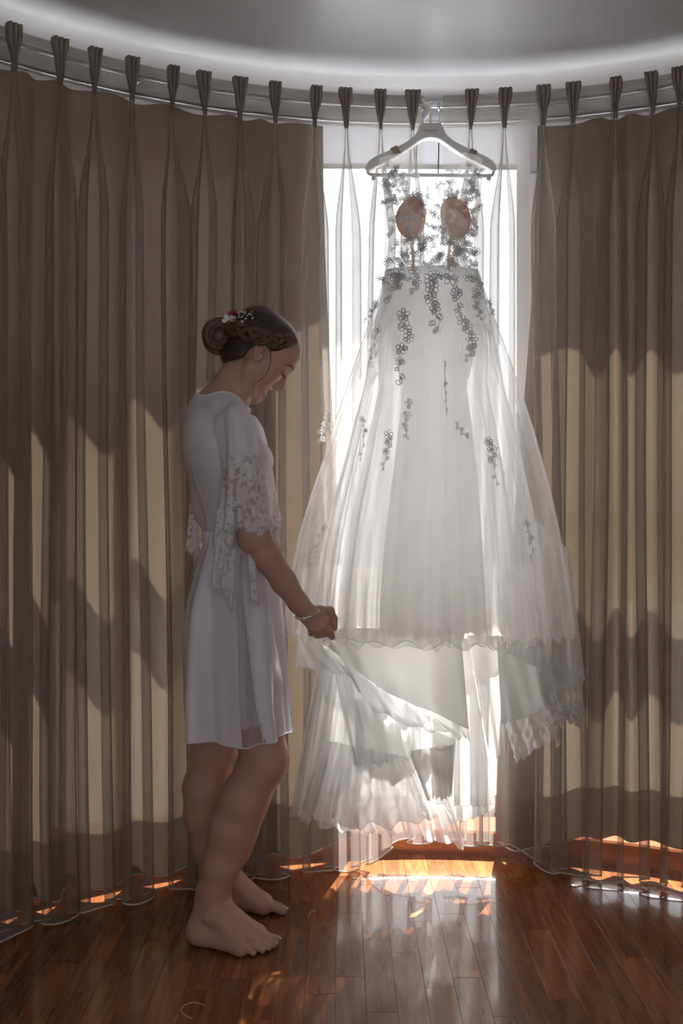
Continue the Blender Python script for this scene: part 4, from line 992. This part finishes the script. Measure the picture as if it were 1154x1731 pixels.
outn = np.array([(c-hd_w((-.03, 0, .02)))/np.linalg.norm(c-hd_w((-.03, 0, .02))) for c in ctr]); sidev = np.cross(T, outn); sidev /= np.linalg.norm(sidev, axis=1)[:, None]
s_ = np.linspace(0, 1, 120); wid = .0098+.0050*np.sin(np.clip(s_*1.1, 0, 1)*pi*.6); env = .30+.70*smooth01(s_*5)
rgb = np.random.default_rng(5)
for k in range(3):
    w = s_*2*pi*2.4+k*2*pi/3; base = ctr+sidev*(np.sin(w)*wid*env)[:, None]+outn*((.0050*np.cos(2*w)+.0060)*env)[:, None]
    pths = [(base, .0066*env)]
    for j in range(9):
        a = j*2*pi/9; R_ = .0060*env
        pths.append((base+sidev*(R_*cos(a))[:, None]+outn*(R_*sin(a))[:, None], .0016+.0004*np.sin(s_*40+j)))
    v, f, u = bundle(pths); mk('braid_strand', v, f, M['strand'], woman, uv=u)
# bun of wound strands
bc = pt(371, 569, YM); pths = []
for k in range(30):
    t = np.linspace(-2.2, 2.6, 40); yo = (-.038+.076*((k*.618) % 1)); rr = sqrt(max(.08, 1-(yo/.044)**2)); j = rgb.uniform(-.25, .25)
    a = t+j; X = -.036*rr*np.cos(a)*1.02; Z = .043*rr*np.sin(a)*1.02
    sh = rgb.uniform(-.004, .002)
    pths.append((np.stack([bc[0]+X*(1+sh*10)+.003*np.sin(a*2+k), bc[1]+yo+.006*np.sin(a+k), bc[2]+Z*(1+sh*10)], -1), rgb.uniform(.0035, .006)*(.5+.5*np.sin(np.linspace(.3, 2.9, 40)))))
v, f, u = bundle(pths); mk('bun_strands', v, f, M['strand'], woman, uv=u)
# loops of hair twisted from crown to bun
pths = []
for k in range(7):
    a = on_hair(404+k*3, 546+k*2.2, .002); b = on_hair(386, 545+k*4, .003); c = pt(372+k, 548+k*5, YM-.034)
    pths.append((catmull([a, (a+b)/2+[0, -.004, .002], b, c], 20), .0035*(.4+.6*np.sin(np.linspace(.2, 2.9, 20)))))
v, f, u = bundle(pths); mk('twist', v, f, M['strand'], woman, uv=u)
M['wisp'] = principled('loose_hair', (.20, .12, .08), .5)
def wisp(P, r): mk('wisp', *tube(catmull([pt(*p) for p in P], 26), np.linspace(r, r*.4, 26), 4, False), M['wisp'], woman)
bodyb = BVHTree.FromPolygons([tuple(p) for p in BV], [tuple(int(i) for i in f) for f in BF])
def on_body(px, py, off=.0015):
    o = Vector((0, 0, EYE)); dd = (Vector(pt(px, py, 1.0))-o).normalized(); h = bodyb.ray_cast(o, dd)
    return 2.50 if h[0] is None else h[0].y-off
yn = YM-.062
wisp([(456, 589, on_body(457, 603, .010)), (457.5, 599, on_body(457, 603, .004)), (458, 609, on_body(458, 609)), (454, 625, on_body(454, 625)), (446, 637, on_body(446, 637)), (434, 647, on_body(434, 647, .003)), (428, 656, yn+.01), (427, 672, yn+.02), (433, 684, yn+.02), (434, 694, yn+.02)], .0009)
wisp([(455, 590, on_body(455, 603, .010)), (456, 600, on_body(455, 603, .004)), (457, 611, on_body(457, 611)), (452, 628, on_body(452, 628)), (440, 641, on_body(440, 641)), (428, 652, yn), (426, 668, yn+.02), (430, 690, yn+.02)], .0006)
wisp([(375, 612, YM-.03), (371, 622, YM-.03), (368, 634, YM-.03)], .0006); wisp([(370, 612, YM-.02), (365, 620, YM-.02), (364, 628, YM-.02)], .0005)
wisp([(404, 688, YM-.02), (407, 700, YM-.04), (413, 712, YM-.05)], .0006)
# eyebrow and lashes
M['brow'] = principled('brow_hair', (.07, .042, .030), .7)
for s in (-1, 1):
    P = [hd_w(p) for p in ((.064, s*.046, .020), (.0735, s*.036, .0255), (.0795, s*.024, .0250), (.0818, s*.014, .0215))]
    V, F = tube(catmull(P, 16), [.0006+.0011*sin(pi*i/15*.9+.25) for i in range(16)], 6); mk('eyebrow', V, F, M['brow'], woman)
    lp = []
    for k in range(15):
        a = -0.9+1.8*k/14; b0 = np.array([.0625+.0122*cos(a*.95)*1.0, s*(.0305+.0140*sin(a)), -.0035]); d_ = np.array([cos(a)*.0085, s*sin(a)*.006, -.0045])
        lp.append(tube([hd_w(b0), hd_w(b0+d_*.6+[0, 0, -.0008]), hd_w(b0+d_+[0, 0, .0006])], [.0007, .0005, .0002], 4, False))
    P = [hd_w((.0625+.0125*cos(a*.95), s*(.0305+.0142*sin(a)), -.0035)) for a in np.linspace(-.95, .95, 12)]
    lp.append(tube(P, .0008, 5)); mk('eyelashes', *join(lp), M['brow'], woman)
# nails
M['nail'] = principled('nail_polish', (.62, .42, .43), .2, coat=.5)
for (x, y, z, r) in ((-.1545, 2.490, .0190, .0065), (-.1610, 2.470, .0145, .0045), (-.1715, 2.456, .0138, .0042), (-.1865, 2.442, .0130, .0040), (-.2085, 2.429, .0125, .0036),
                     (-.1455, 2.662, .0190, .0065), (-.1530, 2.686, .0145, .0045), (-.1625, 2.702, .0138, .0042), (-.177, 2.716, .0130, .0040), (-.196, 2.729, .0125, .0036)):
    V, F = sphere((0, 0, 0), (r, r*.85, .0022), 10, 7); a = .75; V = V@np.array([[cos(a), 0, -sin(a)], [0, 1, 0], [sin(a), 0, cos(a)]]); mk('toenail', V+[x, y, z], F, M['nail'], woman)
# bracelet with beads
M['silver'] = principled('silver', (.75, .74, .73), .22, 1.0)
fd = (WR-EL_)/np.linalg.norm(WR-EL_); e1 = np.cross(fd, [0, 1, 0]); e1 /= np.linalg.norm(e1); e2_ = np.cross(fd, e1); bc_ = WR-fd*.004
a = np.linspace(0, 2*pi, 40); rw_ = .0268
tilt = fd*.30
ringp = bc_+rw_*(np.cos(a)[:, None]*(e1+tilt)+np.sin(a)[:, None]*e2_)
br_ = mk('bracelet', *tube(ringp, .0016, 6, False), M['silver'], woman)
sgn = -1 if e1[2] > 0 else 1; s2 = -1 if e2_[1] > 0 else 1
for k in range(11):
    t = (.0+k*.16)+.15; c = bc_+rw_*(sgn*cos(t)*(e1+tilt)+s2*sin(t)*e2_)
    mk('bead', *sphere(c, .0042 if k % 3 else .0054, 9, 7), M['silver'], br_)
# ---- flowers in the hair
M['magenta'] = principled('magenta_petal', (.42, .015, .09), .5); M['white_petal'] = principled('white_petal', (.80, .82, .78), .5); M['peach'] = principled('peach_petal', (.80, .58, .46), .5); M['green'] = principled('dark_leaf', (.05, .08, .03), .5)
comb = None
def bloom(name, c, r, mat, n, layers, parent, axis=(0, -.8, .6)):
    z = Vector(axis).normalized(); x = z.orthogonal().normalized(); y = z.cross(x); x, y, z = map(np.array, (x, y, z)); ps = []
    for l in range(layers):
        f = (l+1)/layers
        for k in range(n):
            a0 = 2*pi*k/n+l*.7; rows = []
            for i in range(5):
                t = i/4; open_ = .35+.9*f
                rad = r*(.15+f*.85*sin(min(1.45, open_)*t)); h = r*(.8*(1-f*.5)*t)
                rows.append([c+x*rad*cos(a0+w*.62*sin(pi*(.25+.6*t)))+y*rad*sin(a0+w*.62*sin(pi*(.25+.6*t)))+z*(h-.12*r*w*w) for w in (-1, -.5, 0, .5, 1)])
            ps.append((np.array(rows).reshape(-1, 3), [list(q) for q in gridf(5, 5)]))
    ps.append(sphere(c+z*r*.25, r*.35, 8, 6))
    return mk(name, *join(ps), mat, parent)
h0 = on_hair(396, 540, .004)
comb = mk('hair_flowers', *join([tube([on_hair(380+i*4, 546-i, .003), on_hair(384+i*4, 542-i, .005)], .0012, 5) for i in range(10)]), M['green'], woman)
bloom('magenta_bloom', on_hair(394, 538, .004)+[0, 0, .008], .0160, M['magenta'], 6, 3, comb, (0, -.5, .85))
bloom('white_bloom', on_hair(386, 543, .006)+[0, -.004, .002], .0155, M['white_petal'], 5, 2, comb, (-.2, -.9, .3))
bloom('peach_bud', on_hair(397, 543, .008)+[0, -.006, 0], .0090, M['peach'], 5, 3, comb, (.2, -.9, .3))
gb = []
rg2 = np.random.default_rng(8)
for k in range(22):
    x, y = 402+rg2.uniform(0, 26), 527+rg2.uniform(0, 20); p = on_hair(x, y+4, .002)+np.array([0, -.004, .008]); q = on_hair(404+rg2.uniform(-3, 8), 542, .002)
    mk('gypsophila_bud', *sphere(p, rg2.uniform(.0016, .0027), 7, 5), M['white_petal'], comb); gb.append(tube([q, (p+q)/2+[0, -.003, .003], p], .0005, 4))
mk('gypsophila_stems', *join(gb), M['green'], comb)
lf = []
for k in range(8):
    c = on_hair(384+k*4.5, 546-k*.6, .004); a = rg2.uniform(0, 6.28); L = .013
    lf.append((np.array([c, c+[L*.5*cos(a)-.004*sin(a), -.003, L*.5*sin(a)+.004*cos(a)], c+[L*cos(a), -.002, L*sin(a)], c+[L*.5*cos(a)+.004*sin(a), -.003, L*.5*sin(a)-.004*cos(a)]]), [[0, 1, 2, 3]]))
mk('leaves', *join(lf), M['green'], comb)
# ---- the robe
def lace_pattern(nt, tc, op):
    """corded lace: solid motifs, net ground and open eyelets"""
    v1 = nd(nt, 'ShaderNodeTexVoronoi'); v1.inputs['Scale'].default_value = 150; link(nt, tc.outputs['Object'], v1.inputs['Vector'])
    v2 = nd(nt, 'ShaderNodeTexVoronoi', feature='DISTANCE_TO_EDGE'); v2.inputs['Scale'].default_value = 420; link(nt, tc.outputs['Object'], v2.inputs['Vector'])
    net = math_(nt, 'LESS_THAN', v2.outputs['Distance'], .16)
    nz = nd(nt, 'ShaderNodeTexNoise'); nz.inputs['Scale'].default_value = 75; nz.inputs['Detail'].default_value = 1; link(nt, tc.outputs['Object'], nz.inputs['Vector'])
    solid = math_(nt, 'GREATER_THAN', nz.outputs[0], .44)
    eye = math_(nt, 'LESS_THAN', v1.outputs['Distance'], .17)
    a = math_(nt, 'MULTIPLY', math_(nt, 'MAXIMUM', math_(nt, 'MULTIPLY', solid, .95), math_(nt, 'MULTIPLY', net, .62)), math_(nt, 'SUBTRACT', 1.0, math_(nt, 'MULTIPLY', eye, .8)))
    return math_(nt, 'MULTIPLY', op, math_(nt, 'ADD', math_(nt, 'MULTIPLY', a, .9), .08))
def dotted(nt, tc, op):
    v = nd(nt, 'ShaderNodeTexVoronoi'); v.inputs['Scale'].default_value = 160; v.inputs['Randomness'].default_value = .3; link(nt, tc.outputs['Object'], v.inputs['Vector'])
    return math_(nt, 'MAXIMUM', op, math_(nt, 'MULTIPLY', math_(nt, 'LESS_THAN', v.outputs['Distance'], .2), .6))
M['robe'] = cloth('robe_satin', (.84, .80, .84), .92, .24, (.84, .80, .84), gloss=.06)
M['slip'] = cloth('robe_slip', (.70, .66, .69), .97, .25)
M['robe_lace'] = cloth('robe_lace', (.82, .79, .80), .985, .25, pattern=lace_pattern)
M['inset'] = cloth('dotted_tulle', (.70, .66, .68), .26, .3, pattern=dotted)
M['seam'] = cloth('robe_seam', (.84, .81, .84), .96, .3)
rows = [(672, 690, 339, 397, .058), (680, 703, 330, 408, .088), (697, 717, 320, 423, .140), (722, 735, 313, 436, .176), (760, 762, 310.5, 454, .182), (790, 790, 317, 460, .174), (830, 830, 329, 461.5, .150), (866, 866, 341, 460, .136),
        (895, 895, 347, 458, .127), (914, 914, 346, 461, .129), (945, 945, 336, 467, .146), (1007, 1007, 318, 474, .170), (1048, 1048, 312.5, 478, .180), (1110, 1110, 310, 483, .186), (1181, 1181, 311, 486.5, .190), (1231, 1231, 315, 491.5, .194)]
rows = np.array(rows, float)
NT = 240; TH = np.linspace(-pi, pi, NT, endpoint=False)
bodyt = BVHTree.FromPolygons([tuple(p) for p in BV], [tuple(int(i) for i in f) for f in BF])
def drape(V, gap=.004, closed=True, it=3, fade=None):
    """push a grid of cloth outside the body and ease the push into its neighbours"""
    V = V.copy(); nv, nu = V.shape[:2]
    for k in range(it):
        D_ = np.zeros_like(V)
        for j in range(nv):
            for i in range(nu):
                p = Vector(V[j, i]); loc, nrm, ix, ds = bodyt.find_nearest(p, .09)
                if loc is None: continue
                sd_ = (p-loc).dot(nrm)
                if sd_ < gap: D_[j, i] = np.array(loc+nrm*gap-p)
        if k < it-1:
            for _ in range(3):
                m = D_.copy()
                for sh in ((0, 1), (0, -1), (1, 0), (-1, 0)):
                    r_ = np.roll(D_, sh, (0, 1))
                    if sh[0] == 1: r_[0] = D_[0]
                    if sh[0] == -1: r_[-1] = D_[-1]
                    if not closed and sh[1] == 1: r_[:, 0] = D_[:, 0]
                    if not closed and sh[1] == -1: r_[:, -1] = D_[:, -1]
                    m += r_
                m /= 5; big = (np.linalg.norm(D_, axis=-1) > np.linalg.norm(m, axis=-1))[..., None]
                D_ = np.where(big, D_, m)
        V += D_
    return V
def robe_ring(v, grow=0.0, ripple=1.0):
    r = np.array([np.interp(v, np.arange(len(rows)), rows[:, q]) for q in range(5)])
    zb, zf = EYE-(r[0]-HY)/FPX*YM, EYE-(r[1]-HY)/FPX*YM; xb, xf = (r[2]-HX)/FPX*YM, (r[3]-HX)/FPX*YM
    a, b = (xf-xb)/2+grow, r[4]+grow; xc = (xf+xb)/2; c, s = np.cos(TH), np.sin(TH); e = .92
    k = max(0, (r[0]-905)/330); am = ripple*(.004+.016*k)*(r[0] > 905)
    kw = math.exp(-((r[0]-905)/28)**2)*.0022
    rip = am*(np.sin(5*TH+.6)+.7*np.sin(9*TH+2.0+.6*k)+.4*np.sin(14*TH+1))*(np.abs(s)**.7)+kw*np.sin(36*TH)+.0025*np.sin(3*TH+v*.9)*(r[0] > 720)*np.abs(s)
    x = xc+(a+rip)*np.sign(c)*np.abs(c)**e; y = YM+(b+rip)*np.sign(s)*np.abs(s)**e
    z = (zb+zf)/2+(zf-zb)/2*c
    if r[0] > 1150: z = z+.012*((r[0]-1150)/81)*np.abs(s)**2*(.5) - .006*((r[0]-1150)/81)*np.sin(4*TH+1)
    return np.stack([x, y, z], -1)
vs_ = np.concatenate([np.linspace(0, 9, 46), np.linspace(9.15, 15, 44)]); RV = drape(np.array([robe_ring(v) for v in vs_])); pyv = np.interp(vs_, np.arange(len(rows)), rows[:, 0])
F = gridf(NT, len(vs_), True); row_ = F[:, 0]//NT; colm = F[:, 0] % NT; thc = TH[colm]; pf = pyv[row_]
t0 = np.interp(pf, [930, 1240], [-1.42, -1.40]); t1 = np.interp(pf, [930, 1240], [-1.34, -1.00])
ins = (pf > 930) & (thc > t0) & (thc < t1)
robe = mk('robe', RV.reshape(-1, 3), F[~ins], M['robe'], woman)
RI = RV.reshape(-1, 3)-0; mk('tulle_inset', RI, F[ins], M['inset'], robe)
for tt in (0, 1):
    P = []
    for j, p_ in enumerate(pyv):
        if p_ > 930:
            tq = np.interp(p_, [930, 1240], [(-1.42, -1.34)[tt], (-1.40, -1.00)[tt]]); i = int(round((tq+pi)/(2*pi)*NT)) % NT; P.append(RV[j, i])
    P = np.array(P); P[1:-1] = (P[:-2]+P[1:-1]+P[2:])/3; P[:, 1] -= .0015
    mk('seam', *tube(P, .0016, 5), M['seam'], robe)
mk('hem', *tube(np.concatenate([RV[-1], RV[-1][:1]]), .0016, 5, False), M['seam'], robe)
SL = np.array([robe_ring(v, -.010, .8) for v in np.linspace(9.3, 14.45, 30)]); SL = drape(SL, .002); mk('slip', SL.reshape(-1, 3), gridf(NT, 30, True), M['slip'], robe)
mk('collar', *tube(np.concatenate([RV[0], RV[0][:1]]), .0028, 6, False), M['seam'], robe)
# back seams seen through the satin
for pth in ([(366, 671), (381, 690), (390, 712), (399, 738), (403, 763)], [(366, 671), (352, 700), (346, 735), (343, 790)], [(343, 735), (330, 765), (328, 800), (345, 850), (352, 895)]):
    rb = bvh(RV); P = []
    for x, y in catmull(np.array(pth, float), 24):
        h = cast(rb, x, y)
        if h is not None: P.append(h+[0, .0012, 0])
    if len(P) > 4: mk('seam', *tube(np.array(P), .0012, 5), M['seam'], robe)
# belt with a small bow in front
bz = [robe_ring(v, .004+.003*sin(pi*(v-8.0)/1.05), 0)for v in np.linspace(8.02, 9.05, 7)]; bz = np.array(bz); mk('belt', bz.reshape(-1, 3), gridf(NT, 7, True), M['robe'], robe)
bw = []
for s, (qx, qy) in ((1, (470, 893)), (-1, (466, 912)), (1, (463, 925))):
    c0 = pt(459, 905, YM-.02); c1 = pt(qx, qy, YM-.02-.02*s); bw.append(tube(catmull([c0, (c0+c1)/2+[.004, -.008, .010], c1, (c0+c1)/2+[0, -.010, -.010], c0+[0, -.004, 0]], 18), .0055, 7, True, .45))
mk('belt_bow', *join(bw), M['robe'], robe)
# sleeves: a short satin cape that ends in wide lace
srow = np.array([(683, 391, 402, .012), (687, 385, 411, .030), (696, 381, 418, .043), (710, 378.5, 426, .052), (735, 378, 433, .056), (765, 378, 438, .058), (800, 376, 444, .060), (840, 373, 448.5, .061), (872, 370, 452, .062), (893, 366, 457, .063)], float)
NS = 110; TS = np.linspace(-pi, pi, NS, endpoint=False)
def sleeve_ring(py, yc, mir=1):
    l, r_, b = [np.interp(py, srow[:, 0], srow[:, q]) for q in (1, 2, 3)]; D = 2.40
    xc, a = ((l+r_)/2-HX)/FPX*D, (r_-l)/2/FPX*D; k = max(0, (py-720)/170)
    rip = k*.010*(np.sin(6*TS+1.1)+.6*np.sin(11*TS+.4)); z = EYE-(py-HY)/FPX*D
    sc = .010*k*np.sin(4*TS+2.2)+.004*k*np.sin(16*TS)
    return np.stack([xc+(a+rip*.5)*np.cos(TS), yc+mir*(b+rip)*np.sin(TS), np.full(NS, z)+sc*(py > 860)], -1)
fringe_r = np.random.default_rng(3)
def fringe(parent, P, L=.011, step=1, down=(0, 0, -1)):
    P = np.asarray(P); sp = []
    for i in range(0, len(P)-1, 1):
        for u in np.arange(0, 1, step):
            p = P[i]+(P[i+1]-P[i])*u; d = np.array(down)+fringe_r.uniform(-.45, .45, 3)*[1, 1, .3]; d = d/np.linalg.norm(d)
            sp.append(tube([p, p+d*L*fringe_r.uniform(.6, 1.1)], [.0008, .0003], 3, False))
    o = mk('lash_fringe', *join(sp), M['seam'], parent)
for yc, mir in ((2.395, 1), (2.735, -1)):
    up = drape(np.array([sleeve_ring(p, yc, mir) for p in np.linspace(683, 772, 26)])); lo = drape(np.array([sleeve_ring(p, yc, mir) for p in np.linspace(768, 893, 30)]))
    sl = mk('sleeve', up.reshape(-1, 3), gridf(NS, 26, True), M['robe'], woman)
    mk('lace_trim', lo.reshape(-1, 3), gridf(NS, 30, True), M['robe_lace'], sl)
    fringe(sl, np.concatenate([lo[-1], lo[-1][:1]]), .011, .5)
    dy = yc-2.395
    def flap(top, bot, folds, amp, seed):
        tp, bt = catmull([pt(x, y, 2.36+d+dy) for x, y, d in top], 30), catmull([pt(x, y, 2.36+d+dy) for x, y, d in bot], 30); V = []
        for k in np.linspace(0, 1, 26):
            P = tp+(bt-tp)*k; P[:, 1] += amp*k*np.sin(np.linspace(0, 2*pi*folds, 30)+seed+k*2); V.append(P)
        V = np.array(V); mk('lace_trim', V.reshape(-1, 3), gridf(30, 26), M['robe_lace'], sl); fringe(sl, np.concatenate([V[-1], V[::-1, -1]]), .010, .5)
    if mir == 1:
        flap([(367, 862, .0), (392, 868, -.005)], [(356, 990, .0), (378, 1000, .0)], 1.5, .010, 1)
        flap([(386, 880, -.012), (396, 890, -.012)], [(382, 932, -.012), (390, 934, -.012)], 1, .004, 2)
        flap([(382, 925, -.002), (398, 930, -.004)], [(378, 998, -.002), (392, 1034, -.004)], 1.2, .007, 3)
        flap([(419, 935, .005), (430, 945, .008)], [(424, 1012, .0), (437, 1020, .004)], 1.2, .006, 4)
    else:
        flap([(328, 790, .0), (362, 795, .0)], [(313, 925, .0), (345, 950, .0)], 1.5, .008, 5)
# ---------------------------------------------------------------- small things on the floor
M['thread'] = principled('cotton_thread', (.70, .55, .38), .7)
def on_floor(px, py): D = EYE*FPX/(py-HY); return np.array([(px-HX)/FPX*D, D, .0012])
for pts, lb in (([(411, 1513), (420, 1508), (424, 1503), (432, 1502)], 'loose thread lying on the parquet by the far foot'),
                ([(521, 1553), (524, 1544), (531, 1539), (533, 1542)], 'short loose thread curled on the parquet in front of the far foot'),
                ([(324, 1723), (309, 1714), (307, 1704), (318, 1697), (332, 1696), (345, 1700)], 'loose looped thread on the dark parquet in the foreground')):
    P = catmull([on_floor(*p) for p in pts], 24); tag(mk('loose_thread', *tube(P, .0008, 5), M['thread']), lb, 'thread', 'loose threads on the floor')
